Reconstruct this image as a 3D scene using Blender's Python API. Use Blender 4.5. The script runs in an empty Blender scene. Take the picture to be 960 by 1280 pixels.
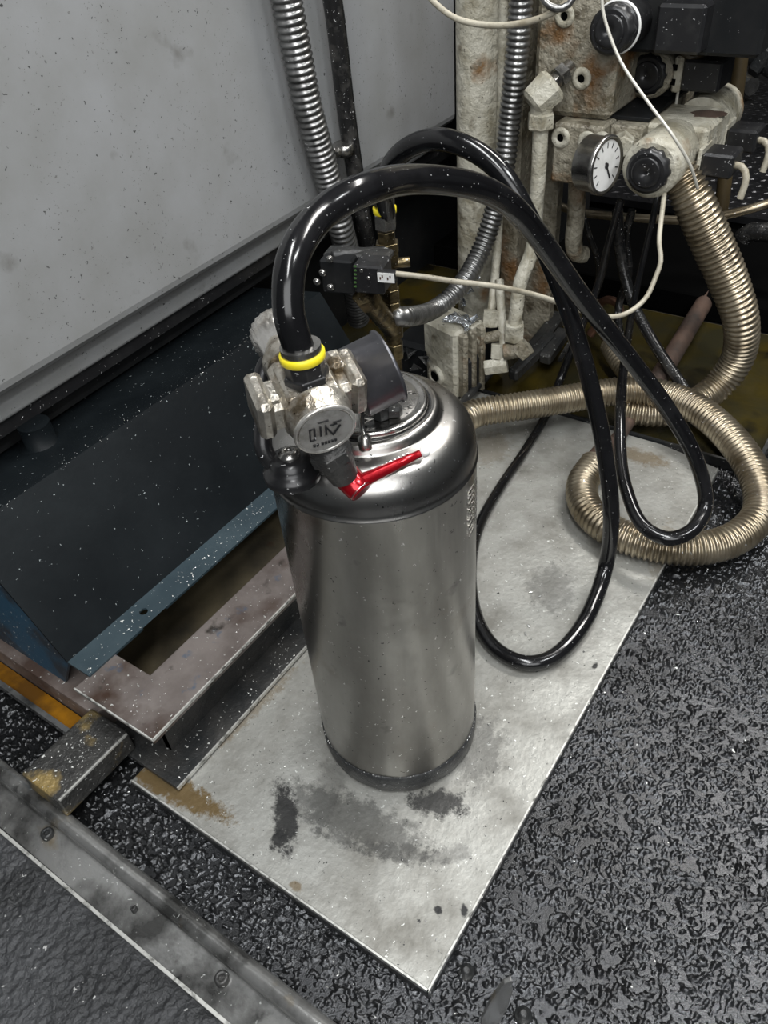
import bpy, bmesh, math, random
import numpy as np
from mathutils import Vector, Matrix
random.seed(7)
S = bpy.context.scene
COL = S.collection

# ------------------------------------------------------------------ camera
CAMR = np.array([[0.8275514830342502, -0.32425695128505483, 0.4582749965589817],
                 [0.556895772925394, 0.5772489964497954, -0.5972023896431862],
                 [-0.07089175569585666, 0.7494271316419133, 0.6582805886043833]])
CAMP = np.array([0, 0, 0.976])
FPX = 975.0
cam_d = bpy.data.cameras.new('camera')
cam = bpy.data.objects.new('camera', cam_d); COL.objects.link(cam)
mw = Matrix.Identity(4)
for i in range(3):
    for j in range(3): mw[i][j] = CAMR[i][j]
    mw[i][3] = CAMP[i]
cam.matrix_world = mw
cam_d.sensor_fit = 'VERTICAL'; cam_d.sensor_height = 36.0; cam_d.lens = FPX/1280*36
cam_d.clip_start = 0.02; cam_d.clip_end = 60
S.camera = cam

# ------------------------------------------------------------------ world, lamps, exposure
W = bpy.data.worlds.new('hall'); S.world = W; W.use_nodes = True
W.node_tree.nodes['Background'].inputs[0].default_value = (0.85, 0.93, 1.0, 1)
W.node_tree.nodes['Background'].inputs[1].default_value = 0.05
def area(name, loc, target, sx, sy, power, col=(1, 1, 1)):
    d = bpy.data.lights.new(name, 'AREA'); d.shape = 'RECTANGLE'; d.size = sx; d.size_y = sy
    d.energy = power; d.color = col
    o = bpy.data.objects.new(name, d); COL.objects.link(o); o.location = loc
    o.rotation_euler = (Vector(target)-Vector(loc)).to_track_quat('-Z', 'Y').to_euler()
    return o
area('ceiling_light_rear', (0.15, 2.35, 2.9), (-0.2, 0.8, 0.0), 1.5, 0.30, 52, (1, 0.98, 0.95))
o = area('ceiling_light_middle', (0.15, -0.2, 2.9), (0.15, -0.2, 0.0), 2.4, 0.28, 62, (0.98, 0.99, 1)); o.rotation_euler = (0, 0, math.radians(-52))
area('ceiling_light_side', (1.3, 0.8, 2.8), (-0.9, 0.9, 0.5), 0.9, 0.25, 26, (0.97, 0.99, 1))
area('shoulder_fill_behind', (1.35, -1.8, 2.1), (-0.4, 0.5, 0.4), 2.6, 1.7, 50, (0.98, 0.99, 1))  # unseen fill added behind the camera to brighten the tank's front shoulder
S.view_settings.view_transform = 'Standard'; S.view_settings.look = 'None'
S.view_settings.exposure = 0.28; S.view_settings.gamma = 1.0; S.view_settings.use_curve_mapping = False

# ------------------------------------------------------------------ placing helpers (photo measurements -> metres)
MD = np.array([-0.6163, 0.7875])           # horizontal direction from the camera to the tank
def ray(p):
    v = np.array([p[0]-480., -(p[1]-640.), -FPX]); v /= np.linalg.norm(v); return CAMR@v
def atz(x, y, z=0.): c = ray((x, y)); return Vector(CAMP+c*((z-CAMP[2])/c[2]))
def atx(x, y, X): c = ray((x, y)); return Vector(CAMP+c*(X/c[0]))
def aty(x, y, Y): c = ray((x, y)); return Vector(CAMP+c*(Y/c[1]))
def atd(x, y, D): c = ray((x, y)); return Vector(CAMP+c*(D/(c[:2]@MD)))
FL = -0.019      # shop floor level; the steel plate's top is z = 0
ER = Vector((0.7875, 0.6163, 0)); EM = Vector((MD[0], MD[1], 0)); EZ = Vector((0, 0, 1))

# ------------------------------------------------------------------ mesh builder
def frame(axis, ref=None):
    a = Vector(axis).normalized()
    r = Vector(ref) if ref is not None else (Vector((0, 0, 1)) if abs(a.z) < 0.9 else Vector((1, 0, 0)))
    u = (r-a*r.dot(a)).normalized(); v = a.cross(u)
    return a, u, v
def smooth_path(pts, step=0.01, rad=None):
    """Catmull-Rom through pts, resampled at an even step; rad = per point radii"""
    P = [np.array(p, float) for p in pts]; n = len(P)
    Rr = list(rad) if rad is not None else [1.0]*n
    Q = [2*P[0]-P[1]]+P+[2*P[-1]-P[-2]]; RR = [Rr[0]]+Rr+[Rr[-1]]
    out = []; ro = []
    for i in range(1, n):
        p0, p1, p2, p3 = Q[i-1], Q[i], Q[i+1], Q[i+2]
        for k in range(24):
            t = k/24
            out.append(0.5*((2*p1)+(-p0+p2)*t+(2*p0-5*p1+4*p2-p3)*t*t+(-p0+3*p1-3*p2+p3)*t**3))
            ro.append(RR[i]*(1-t)+RR[i+1]*t)
    out.append(P[-1]); ro.append(Rr[-1])
    out = np.array(out); ro = np.array(ro)
    d = np.r_[0, np.cumsum(np.linalg.norm(np.diff(out, axis=0), axis=1))]
    m = max(2, int(d[-1]/step)+1); s = np.linspace(0, d[-1], m)
    return np.c_[np.interp(s, d, out[:, 0]), np.interp(s, d, out[:, 1]), np.interp(s, d, out[:, 2])], np.interp(s, d, ro), s
class MB:
    def __init__(s): s.v = []; s.f = []; s.sm = []
    def add(s, vs, fs, smooth=False):
        b = len(s.v); s.v += [tuple(v) for v in vs]
        s.f += [tuple(i+b for i in f) for f in fs]; s.sm += [smooth]*len(fs); return s
    def box(s, c, size, ex=(1, 0, 0), ey=(0, 1, 0), ez=(0, 0, 1), ch=0.0):
        c = Vector(c); ex = Vector(ex).normalized(); ey = Vector(ey).normalized(); ez = Vector(ez).normalized()
        hx, hy, hz = [q/2 for q in size]; ch = min(ch, hx*.6, hy*.6, hz*.6)
        if ch <= 0:
            vs = [c+ex*a*hx+ey*b*hy+ez*d*hz for a in (-1, 1) for b in (-1, 1) for d in (-1, 1)]
            return s.add(vs, [(0, 1, 3, 2), (4, 6, 7, 5), (0, 4, 5, 1), (2, 3, 7, 6), (0, 2, 6, 4), (1, 5, 7, 3)])
        vs = []; idx = {}
        for a in (-1, 1):
            for b in (-1, 1):
                for d in (-1, 1):
                    for k in range(3):
                        h = [hx-(k != 0)*ch, hy-(k != 1)*ch, hz-(k != 2)*ch]
                        idx[(a, b, d, k)] = len(vs); vs.append(c+ex*a*h[0]+ey*b*h[1]+ez*d*h[2])
        fs = []
        for a in (-1, 1):
            fs.append([idx[(a, *t, 0)] for t in ((-1, -1), (1, -1), (1, 1), (-1, 1))][::a])
            fs.append([idx[(t[0], a, t[1], 1)] for t in ((-1, -1), (1, -1), (1, 1), (-1, 1))][::-a])
            fs.append([idx[(*t, a, 2)] for t in ((-1, -1), (1, -1), (1, 1), (-1, 1))][::a])
        for a in (-1, 1):
            for b in (-1, 1):
                fs.append([idx[(a, b, -1, 0)], idx[(a, b, 1, 0)], idx[(a, b, 1, 1)], idx[(a, b, -1, 1)]][::-a*b])
                fs.append([idx[(a, -1, b, 0)], idx[(a, 1, b, 0)], idx[(a, 1, b, 2)], idx[(a, -1, b, 2)]][::a*b])
                fs.append([idx[(-1, a, b, 1)], idx[(1, a, b, 1)], idx[(1, a, b, 2)], idx[(-1, a, b, 2)]][::-a*b])
                for d in (-1, 1):
                    fs.append([idx[(a, b, d, 0)], idx[(a, b, d, 1)], idx[(a, b, d, 2)]][::a*b*d])
        return s.add(vs, fs)
    def bb(s, x0, x1, y0, y1, z0, z1, ch=0.0):
        return s.box(((x0+x1)/2, (y0+y1)/2, (z0+z1)/2), (x1-x0, y1-y0, z1-z0), ch=ch)
    def lathe(s, base, axis, prof, n=32, smooth=True, ref=None, fn=None):
        """prof: list of (distance along the axis, radius)"""
        a, u, v = frame(axis, ref); base = Vector(base); vs = []; fs = []
        for (h, r) in prof:
            for k in range(n):
                t = 2*math.pi*k/n; rr = r*(fn(t, h) if fn else 1)
                vs.append(base+a*h+(u*math.cos(t)+v*math.sin(t))*rr)
        m = len(prof)
        for i in range(m-1):
            for k in range(n):
                k2 = (k+1) % n; fs.append((i*n+k, i*n+k2, (i+1)*n+k2, (i+1)*n+k))
        s.add(vs, fs, smooth)
        if prof[0][1] > 1e-5: s.add([vs[k] for k in range(n)][::-1], [tuple(range(n))])
        if prof[-1][1] > 1e-5: s.add([vs[(m-1)*n+k] for k in range(n)], [tuple(range(n))])
        return s
    def cyl(s, p0, p1, r0, r1=None, n=24, ch=0.0):
        p0 = Vector(p0); p1 = Vector(p1); L = (p1-p0).length; r1 = r0 if r1 is None else r1
        pr = [(0, r0), (L, r1)] if ch <= 0 else [(0, r0-ch), (ch, r0), (L-ch, r1), (L, r1-ch)]
        return s.lathe(p0, p1-p0, pr, n)
    def hexa(s, p0, p1, r, ch=0.001):
        p0 = Vector(p0); p1 = Vector(p1); L = (p1-p0).length
        return s.lathe(p0, p1-p0, [(0, r-ch), (ch, r), (L-ch, r), (L, r-ch)], 6, False)
    def tube(s, pts, r, n=14, step=0.01, rad=None, fn=None, cap=True):
        P, R_, d = smooth_path(pts, step, rad)
        T = np.gradient(P, axis=0); T /= np.linalg.norm(T, axis=1)[:, None]
        u = np.cross(T[0], [0.3, 0.1, 1.0]); u /= np.linalg.norm(u); vs = []; fs = []
        ca = np.cos(np.arange(n)*2*math.pi/n); sa = np.sin(np.arange(n)*2*math.pi/n)
        for i in range(len(P)):
            u = u-T[i]*(u@T[i]); u /= np.linalg.norm(u); v = np.cross(T[i], u)
            rr = (r if rad is None else R_[i])*(fn(d[i]) if fn else 1)
            for k in range(n): vs.append(P[i]+(u*ca[k]+v*sa[k])*rr)
        for i in range(len(P)-1):
            for k in range(n):
                k2 = (k+1) % n; fs.append((i*n+k, i*n+k2, (i+1)*n+k2, (i+1)*n+k))
        s.add(vs, fs, True)
        if cap:
            s.add([vs[k] for k in range(n)][::-1], [tuple(range(n))]); s.add(vs[-n:], [tuple(range(n))])
        return s
    def rib(s, pts, r, pitch=0.009, depth=0.13, n=20, rad=None):
        f = lambda d: 1-depth*(0.5-0.5*math.cos(2*math.pi*d/pitch))**1.6
        return s.tube(pts, r, n, pitch/6, rad, f)
    def prism(s, poly, z0, z1):
        n = len(poly); vs = [(p[0], p[1], z0) for p in poly]+[(p[0], p[1], z1) for p in poly]
        return s.add(vs, [tuple(range(n))[::-1], tuple(range(n, 2*n))]+[(k, (k+1) % n, n+(k+1) % n, n+k) for k in range(n)])
    def ext(s, poly, d):
        """extrude a 3-D polygon by the vector d"""
        n = len(poly); poly = [Vector(p) for p in poly]; d = Vector(d)
        return s.add(poly+[p+d for p in poly], [tuple(range(n))[::-1], tuple(range(n, 2*n))]+[(k, (k+1) % n, n+(k+1) % n, n+k) for k in range(n)])
    def ring(s, c, axis, R_, r, n=40, m=10):
        a, u, v = frame(axis); c = Vector(c); vs = []; fs = []
        for i in range(n):
            t = 2*math.pi*i/n; w = u*math.cos(t)+v*math.sin(t)
            for k in range(m):
                q = 2*math.pi*k/m; vs.append(c+w*(R_+r*math.cos(q))+a*r*math.sin(q))
        for i in range(n):
            for k in range(m): fs.append((i*m+k, ((i+1) % n)*m+k, ((i+1) % n)*m+(k+1) % m, i*m+(k+1) % m))
        return s.add(vs, fs, True)
    def build(s, name, mat, parent=None, bevel=0, jitter=0):
        me = bpy.data.meshes.new(name)
        vs = s.v
        c = np.array(parent['_o']) if parent is not None else np.mean(np.array(vs), axis=0)
        if parent is None: c = np.array([c[0], c[1], min(v[2] for v in vs)])
        me.from_pydata([tuple(np.array(v)-c) for v in vs], [], s.f)
        me.polygons.foreach_set('use_smooth', s.sm); me.update()
        bm = bmesh.new(); bm.from_mesh(me); bmesh.ops.recalc_face_normals(bm, faces=bm.faces); bm.to_mesh(me); bm.free()
        o = bpy.data.objects.new(name, me); COL.objects.link(o); me.materials.append(mat)
        if parent is not None: o.parent = parent
        else: o.location = c
        o['_o'] = [float(q) for q in c]
        if bevel:
            b = o.modifiers.new('bevel', 'BEVEL'); b.width = bevel; b.segments = 2; b.limit_method = 'ANGLE'; b.angle_limit = 0.7
        return o
def thing(name, label, cat, loc, group=None):
    o = bpy.data.objects.new(name, None); COL.objects.link(o); o.location = loc; o.empty_display_size = 0.05
    o['_o'] = [float(q) for q in loc]; o['label'] = label; o['category'] = cat
    if group: o['group'] = group
    return o
def tag(o, label, cat, group=None):
    o['label'] = label; o['category'] = cat
    if group: o['group'] = group
    return o
def structure(o): o['kind'] = 'structure'; return o

# ------------------------------------------------------------------ materials
def mat(name, col, rough=0.5, metal=0.0, col2=None, nscale=8, namt=(0.35, 0.65), specks=(), bump=(), rough2=None, stretch=None, coat=0, spec=0.5, aniso=0, swap=None):
    """col2: stains through noise. specks: (scale, threshold, colour, seed). bump: (scale, strength, distance)"""
    m = bpy.data.materials.new(name); m.use_nodes = True; nt = m.node_tree; N = nt.nodes; L = nt.links
    b = N['Principled BSDF']; tc = N.new('ShaderNodeTexCoord'); src = tc.outputs['Object']
    if stretch:
        mp = N.new('ShaderNodeMapping'); mp.inputs['Scale'].default_value = stretch; L.new(src, mp.inputs[0]); ssrc = mp.outputs[0]
    else: ssrc = src
    def noise(sc, det=6, ro=0.6, s=None):
        n = N.new('ShaderNodeTexNoise'); n.inputs['Scale'].default_value = sc; n.inputs['Detail'].default_value = det
        n.inputs['Roughness'].default_value = ro; L.new(s or ssrc, n.inputs['Vector']); return n
    def ramp(a, bb, inp):
        r = N.new('ShaderNodeMapRange'); r.inputs['From Min'].default_value = a; r.inputs['From Max'].default_value = bb
        L.new(inp, r.inputs['Value']); return r.outputs[0]
    def mix(f, a, c):
        x = N.new('ShaderNodeMix'); x.data_type = 'RGBA'; L.new(f, x.inputs[0])
        if isinstance(a, tuple): x.inputs[6].default_value = (*a, 1)
        else: L.new(a, x.inputs[6])
        x.inputs[7].default_value = (*c, 1); return x.outputs[2]
    cur = tuple(col)
    if col2 is not None:
        n = noise(nscale); f = ramp(namt[0], namt[1], n.outputs['Fac']); cur = mix(f, cur, col2)
        if rough2 is not None:
            r = N.new('ShaderNodeMapRange'); r.inputs['To Min'].default_value = rough; r.inputs['To Max'].default_value = rough2
            L.new(f, r.inputs['Value']); L.new(r.outputs[0], b.inputs['Roughness'])
    for (sc, th, c, w) in specks:
        if sc >= 40:                       # small chips and flecks: cells with a random few filled
            vz = N.new('ShaderNodeTexVoronoi'); vz.inputs['Scale'].default_value = sc*1.6
            mp = N.new('ShaderNodeMapping'); mp.inputs['Location'].default_value = (w*3.1, w*1.7, w*2.3); L.new(src, mp.inputs[0])
            nz = noise(sc*2.2, 1, 0.5, mp.outputs[0]); ad = N.new('ShaderNodeMixRGB'); ad.blend_type = 'LINEAR_LIGHT'; ad.inputs[0].default_value = 0.006*90/sc
            L.new(mp.outputs[0], ad.inputs[1]); L.new(nz.outputs['Color'], ad.inputs[2]); L.new(ad.outputs[0], vz.inputs['Vector'])
            sp = N.new('ShaderNodeSeparateColor'); L.new(vz.outputs['Color'], sp.inputs[0])
            pr_ = min(0.6, max(0.05, (0.80-th)*5+0.09))
            rr = N.new('ShaderNodeMapRange'); rr.inputs['From Min'].default_value = 1-pr_; rr.inputs['From Max'].default_value = 1
            rr.inputs['To Min'].default_value = 0.04; rr.inputs['To Max'].default_value = 0.24; L.new(sp.outputs[0], rr.inputs['Value'])
            rr.clamp = False
            sb = N.new('ShaderNodeMath'); sb.operation = 'SUBTRACT'; L.new(rr.outputs[0], sb.inputs[0]); L.new(vz.outputs['Distance'], sb.inputs[1])
            cur = mix(ramp(0.0, 0.03, sb.outputs[0]), cur, c); continue
        n2 = noise(sc, 2, 0.5, src); n2.inputs['Detail'].default_value = 1.5
        n2.noise_dimensions = '4D'; n2.inputs['W'].default_value = w
        n2.inputs['Detail'].default_value = 6; f = ramp(th-.06, th+0.05, n2.outputs['Fac']); cur = mix(f, cur, c)
    if isinstance(cur, tuple): b.inputs['Base Color'].default_value = (*cur, 1)
    else: L.new(cur, b.inputs['Base Color'])
    if rough2 is None or col2 is None: b.inputs['Roughness'].default_value = rough
    b.inputs['Metallic'].default_value = metal; b.inputs['Coat Weight'].default_value = coat; b.inputs['Coat Roughness'].default_value = 0.12
    b.inputs['Specular IOR Level'].default_value = spec
    if aniso: b.inputs['Anisotropic'].default_value = aniso
    prev = None
    for (sc, st, di) in bump:
        n = noise(sc, 4, 0.6, src); bp = N.new('ShaderNodeBump'); bp.inputs['Strength'].default_value = st; bp.inputs['Distance'].default_value = di
        L.new(n.outputs['Fac'], bp.inputs['Height'])
        if prev: L.new(prev, bp.inputs['Normal'])
        prev = bp.outputs[0]
    if prev: L.new(prev, b.inputs['Normal'])
    return m
WH = (0.62, 0.63, 0.60); BK = (0.012, 0.012, 0.012)
M = {}
M['floor'] = mat('gritty_floor', (0.053, 0.055, 0.058), 0.24, 0.8, (0.025, 0.025, 0.025), 5, (0.4, 0.7), [(60, 0.81, (0.6, 0.6, 0.58), 1), (6, 0.74, (0.06, 0.05, 0.035), 4)],
                 [(420, 0.25, 0.002)])
M['floor_dry'] = mat('outer_floor', (0.05, 0.052, 0.055), 0.38, 0.3, (0.022, 0.023, 0.024), 9, (0.4, 0.65), [(75, 0.76, (0.4, 0.4, 0.39), 2)],
                     [(300, 0.7, 0.003)])
M['plate'] = mat('plate_steel', (0.34, 0.34, 0.315), 0.42, 0.4, (0.17, 0.165, 0.145), 13, (0.42, 0.72),
                 [(90, 0.745, WH, 1), (110, 0.77, (0.03, 0.03, 0.03), 5)], [(28, 0.35, 0.004), (120, 0.4, 0.002)], rough2=0.6)
def smears(m, origin, spots, col):
    nt = m.node_tree; N = nt.nodes; L = nt.links; b = N['Principled BSDF']; src = b.inputs['Base Color'].links[0].from_socket
    tc = N.new('ShaderNodeTexCoord'); nz = N.new('ShaderNodeTexNoise'); nz.inputs['Scale'].default_value = 55; nz.inputs['Detail'].default_value = 8; nz.inputs['Roughness'].default_value = .75
    L.new(tc.outputs['Object'], nz.inputs[0])
    for (x, y, rx, ry, rot, amp) in spots:
        sub = N.new('ShaderNodeVectorMath'); sub.operation = 'SUBTRACT'; L.new(tc.outputs['Object'], sub.inputs[0]); sub.inputs[1].default_value = (x-origin[0], y-origin[1], -origin[2])
        mp = N.new('ShaderNodeMapping'); mp.vector_type = 'TEXTURE'; mp.inputs['Rotation'].default_value = (0, 0, rot); mp.inputs['Scale'].default_value = (rx, ry, 1); L.new(sub.outputs[0], mp.inputs[0])
        ln = N.new('ShaderNodeVectorMath'); ln.operation = 'LENGTH'; L.new(mp.outputs[0], ln.inputs[0])
        ma = N.new('ShaderNodeMath'); ma.operation = 'MULTIPLY_ADD'; L.new(nz.outputs['Fac'], ma.inputs[0]); ma.inputs[1].default_value = 3.2; ma.inputs[2].default_value = -1.6
        ad = N.new('ShaderNodeMath'); ad.operation = 'ADD'; L.new(ln.outputs['Value'], ad.inputs[0]); L.new(ma.outputs[0], ad.inputs[1])
        r = N.new('ShaderNodeMapRange'); r.inputs['From Min'].default_value = 1.25; r.inputs['From Max'].default_value = .8; r.inputs['To Max'].default_value = amp; L.new(ad.outputs[0], r.inputs['Value'])
        x_ = N.new('ShaderNodeMix'); x_.data_type = 'RGBA'; L.new(r.outputs[0], x_.inputs[0]); L.new(src, x_.inputs[6]); x_.inputs[7].default_value = (*col, 1); src = x_.outputs[2]
    L.new(src, b.inputs['Base Color'])
def zz(x, y): p = atz(x, y); return p.x, p.y
smears(M['plate'], (-0.5, 0.75, FL), [(*zz(357, 1020), .014, .045, .75, .95), (*zz(350, 1050), .010, .014, 0, .95), (*zz(545, 1003), .035, .018, .35, .9), (*zz(440, 1025), .10, .03, .15, .55), (*zz(600, 940), .03, .05, .2, .4),
        (*zz(548, 1137), .005, .004, 0, 1), (*zz(580, 1138), .004, .007, .5, 1), (*zz(744, 832), .004, .006, 0, 1), (*zz(690, 735), .035, .05, .3, .35), (*zz(500, 1065), .05, .012, .4, .4), (*zz(560, 1070), .03, .01, .8, .35), (*zz(410, 990), .02, .05, .4, .3)], (0.02, 0.02, 0.02))
smears(M['plate'], (-0.5, 0.75, FL), [(*zz(215, 985), .09, .016, 0.1, .95), (*zz(300, 900), .012, .10, -.1, .5), (*zz(370, 1108), .007, .006, 0, .7), (*zz(800, 570), .05, .02, 0, .6), (*zz(612, 560), .04, .05, 0, .35), (*zz(830, 690), .02, .07, .2, .35)], (0.13, 0.085, 0.03))
M['edge'] = mat('bright_edge', (0.5, 0.5, 0.47), 0.4, 0.5, (0.12, 0.12, 0.11), 90, (0.5, 0.66))
M['panel'] = mat('panel_paint', (0.265, 0.271, 0.275), 0.48, 0, (0.215, 0.218, 0.212), 7, (0.35, 0.72),
                 [(75, 0.75, (0.05, 0.05, 0.05), 2), (110, 0.72, (0.13, 0.13, 0.125), 7), (12, 0.70, (0.14, 0.138, 0.13), 5)], [(120, 0.2, 0.001)])
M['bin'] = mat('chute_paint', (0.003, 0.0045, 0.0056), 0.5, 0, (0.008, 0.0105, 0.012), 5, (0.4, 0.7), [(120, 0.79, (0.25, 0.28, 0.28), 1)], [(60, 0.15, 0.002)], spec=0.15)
M['flange'] = mat('flange_paint', (0.022, 0.037, 0.046), 0.4, 0, (0.04, 0.06, 0.07), 9, (0.4, 0.7), [(90, 0.72, WH, 1)], [(60, 0.15, 0.002)])
M['blue'] = mat('blue_paint', (0.018, 0.065, 0.11), 0.5, 0, (0.02, 0.03, 0.04), 12, (0.45, 0.6), [(110, 0.74, WH, 1)], [(60, 0.2, 0.002)])
M['steelbeam'] = mat('rusty_beam', (0.12, 0.10, 0.092), 0.38, 0.5, (0.21, 0.185, 0.172), 13, (0.35, 0.65),
                     [(9, 0.60, (0.055, 0.032, 0.022), 2), (100, 0.76, WH, 3), (30, 0.66, (0.03, 0.09, 0.17), 5), (30, .68, (.03, .025, .02), 8)], [(80, 0.25, 0.002)])
M['darksteel'] = mat('oily_steel', (0.028, 0.03, 0.031), 0.4, 0.4, (0.07, 0.068, 0.064), 14, (0.4, 0.7), [(80, 0.725, WH, 3)], [(110, 0.5, 0.004)])
M['rail'] = mat('rail_steel', (0.30, 0.30, 0.29), 0.24, 0.7, (0.07, 0.07, 0.067), 16, (0.45, 0.66), [(90, 0.74, WH, 3), (14, 0.70, (0.2, 0.14, 0.05), 5), (28, .66, (.02, .02, .02), 9)], [(60, 0.25, 0.002)])
M['block'] = mat('scuffed_block', (0.035, 0.035, 0.034), 0.4, 0.4, (0.08, 0.078, 0.072), 14, (0.4, 0.7), [(22, 0.58, (0.26, 0.19, 0.075), 5), (90, 0.70, WH, 3)], [(120, 0.7, 0.004)])
M['rust'] = mat('rusty_strip', (0.19, 0.16, 0.145), 0.55, 0.2, (0.07, 0.045, 0.035), 10, (0.4, 0.65), [(80, 0.76, WH, 3)], [(70, 0.3, 0.003)])
M['amber'] = mat('amber_oil', (0.30, 0.13, 0.006), 0.12, 0, (0.09, 0.04, 0.006), 9, (0.4, 0.62), coat=0.7, bump=[(25, 0.3, 0.003)])
M['oil'] = mat('tray_oil', (0.042, 0.030, 0.004), 0.2, 0, (0.022, 0.02, 0.010), 5, (0.38, 0.62), [(5, 0.68, (0.11, 0.035, 0.004), 2), (9, .60, (.008, .007, .004), 7)], [(14, 0.35, 0.004)], coat=0.2)
M['pit'] = mat('pit_floor', (0.085, 0.07, 0.042), 0.5, 0.1, (0.03, 0.026, 0.018), 7, (0.4, 0.65), [(20, 0.73, (0.03, 0.012, 0.006), 4)], [(60, 0.3, 0.003)])
M['tank'] = mat('stainless', (0.42, 0.41, 0.39), 0.27, 1.0, (0.22, 0.208, 0.19), 8, (0.38, 0.68), [(90, 0.76, (0.03, 0.03, 0.03), 2), (110, 0.775, (0.9, 0.9, 0.9), 3), (26, 0.72, (0.10, 0.095, 0.09), 8), (14, 0.68, (0.24, 0.21, 0.18), 9)],
                [(6, 0.16, 0.010), (120, 0.06, 0.001)], rough2=0.36, stretch=(1, 1, 0.35), aniso=0.3)
M['lid'] = mat('lid_steel', (0.52, 0.51, 0.49), 0.2, 1.0, (0.38, 0.37, 0.35), 22, (0.4, 0.7), [(90, 0.74, (0.06, 0.06, 0.06), 2)], [(50, 0.25, 0.002)], rough2=0.34)
M['rubber'] = mat('black_rubber', (0.012, 0.012, 0.013), 0.28, 0, (0.03, 0.03, 0.03), 20, (0.5, 0.8), [(110, 0.76, (0.6, 0.6, 0.6), 2)], [(70, 0.1, 0.001)])
M['boot'] = mat('boot_rubber', (0.022, 0.023, 0.024), 0.42, 0, (0.07, 0.07, 0.068), 30, (0.5, 0.75), [(120, 0.72, (0.5, 0.5, 0.5), 2)], [(160, 0.6, 0.003)])
M['hose'] = mat('black_hose', (0.005, 0.005, 0.0055), 0.17, 0, (0.014, 0.014, 0.015), 12, (0.5, 0.8), [(200, 0.79, (0.6, 0.6, 0.6), 2)], [(30, 0.06, 0.001)])
M['oilyhose'] = mat('oily_hose', (0.012, 0.012, 0.012), 0.22, 0, (0.05, 0.048, 0.045), 40, (0.5, 0.7), [(110, 0.73, (0.6, 0.6, 0.6), 2)], [(120, 0.5, 0.002)])
M['conduit'] = mat('conduit_grey', (0.24, 0.24, 0.235), 0.3, 0.85, (0.10, 0.10, 0.095), 25, (0.42, 0.68), [(100, 0.77, (0.8, 0.8, 0.8), 2)])
M['conduit_dark'] = mat('conduit_dark', (0.09, 0.09, 0.088), 0.32, 0.8, (0.03, 0.03, 0.03), 25, (0.42, 0.68), [(100, 0.74, (0.8, 0.8, 0.8), 2)])
M['conduit_brass'] = mat('conduit_tan', (0.40, 0.345, 0.255), 0.3, 0.85, (0.17, 0.135, 0.085), 16, (0.42, 0.7), [(100, 0.78, (0.8, 0.8, 0.8), 2), (7, 0.66, (0.1, 0.08, 0.06), 6)])
M['brass'] = mat('brass', (0.20, 0.155, 0.08), 0.3, 0.85, (0.045, 0.035, 0.02), 45, (0.4, 0.62), [(140, 0.74, (0.7, 0.7, 0.65), 2)], [(90, 0.5, 0.003)])
M['chrome'] = mat('zinc_fitting', (0.42, 0.41, 0.39), 0.26, 0.95, (0.16, 0.155, 0.145), 40, (0.42, 0.7), bump=[(80, 0.25, 0.002)])
M['cast'] = mat('cast_regulator', (0.55, 0.52, 0.46), 0.3, 0.85, (0.17, 0.135, 0.09), 42, (0.44, 0.64), [(150, 0.70, (0.05, 0.04, 0.03), 2)], [(160, 0.5, 0.002), (50, .4, .004)])
M['castclean'] = mat('cast_clear_knob', (0.6, 0.585, 0.55), 0.25, 0.7, (0.28, 0.26, 0.23), 50, (0.42, 0.68), bump=[(90, 0.35, 0.002)])
M['cream'] = mat('cream_paint', (0.50, 0.48, 0.40), 0.38, 0, (0.27, 0.245, 0.175), 17, (0.42, 0.66), [(90, 0.73, (0.05, 0.045, 0.035), 2), (12, 0.68, (0.22, 0.13, 0.06), 6), (34, .66, (.16, .14, .10), 8)], [(65, 0.9, 0.006)])
M['creamdirty'] = mat('dirty_cream_paint', (0.33, 0.305, 0.24), 0.36, 0, (0.14, 0.12, 0.08), 17, (0.4, 0.64), [(90, 0.70, (0.03, 0.025, 0.02), 2), (11, 0.60, (0.17, 0.09, 0.035), 6), (30, .62, (.09, .075, .05), 8)], [(75, 1.0, 0.008)])
M['machine'] = mat('dark_machine', (0.010, 0.011, 0.012), 0.5, 0.2, (0.022, 0.022, 0.022), 9, (0.4, 0.7), [(110, 0.79, (0.2, 0.2, 0.2), 2)], spec=0.25)
M['void'] = mat('shade_black', (0.003, 0.003, 0.003), 1.0, 0, spec=0.0)  # flat black standing in for shade in gaps, holes and slots
M['blackplastic'] = mat('black_plastic', (0.013, 0.013, 0.014), 0.36, 0, (0.03, 0.03, 0.03), 30, (0.5, 0.75), [(120, 0.76, (0.45, 0.45, 0.45), 2)])
M['gaugeblack'] = mat('gauge_black', (0.09, 0.09, 0.1), 0.32, 0.75, (0.15, 0.15, 0.16), 20, (0.45, 0.75), [(130, 0.76, (0.5, 0.5, 0.5), 2)])
M['yellow'] = mat('yellow_band', (0.75, 0.62, 0.02), 0.4, 0)
M['white'] = mat('white_face', (0.75, 0.75, 0.73), 0.35, 0, (0.6, 0.6, 0.57), 40, (0.5, 0.8))
M['red'] = mat('red_anodised', (0.42, 0.006, 0.014), 0.22, 0.6, (0.25, 0.004, 0.01), 40, (0.5, 0.8), coat=0.3)
M['copper'] = mat('copper_tube', (0.28, 0.15, 0.10), 0.35, 0.8, (0.09, 0.05, 0.035), 30, (0.4, 0.7))
M['oldpipe'] = mat('old_pipe', (0.13, 0.085, 0.065), 0.5, 0.3, (0.05, 0.04, 0.035), 16, (0.4, 0.7), bump=[(50, 0.3, 0.002)])
M['browncable'] = mat('brown_tube', (0.085, 0.062, 0.03), 0.35, 0, (0.04, 0.03, 0.016), 14, (0.4, 0.7))
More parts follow.
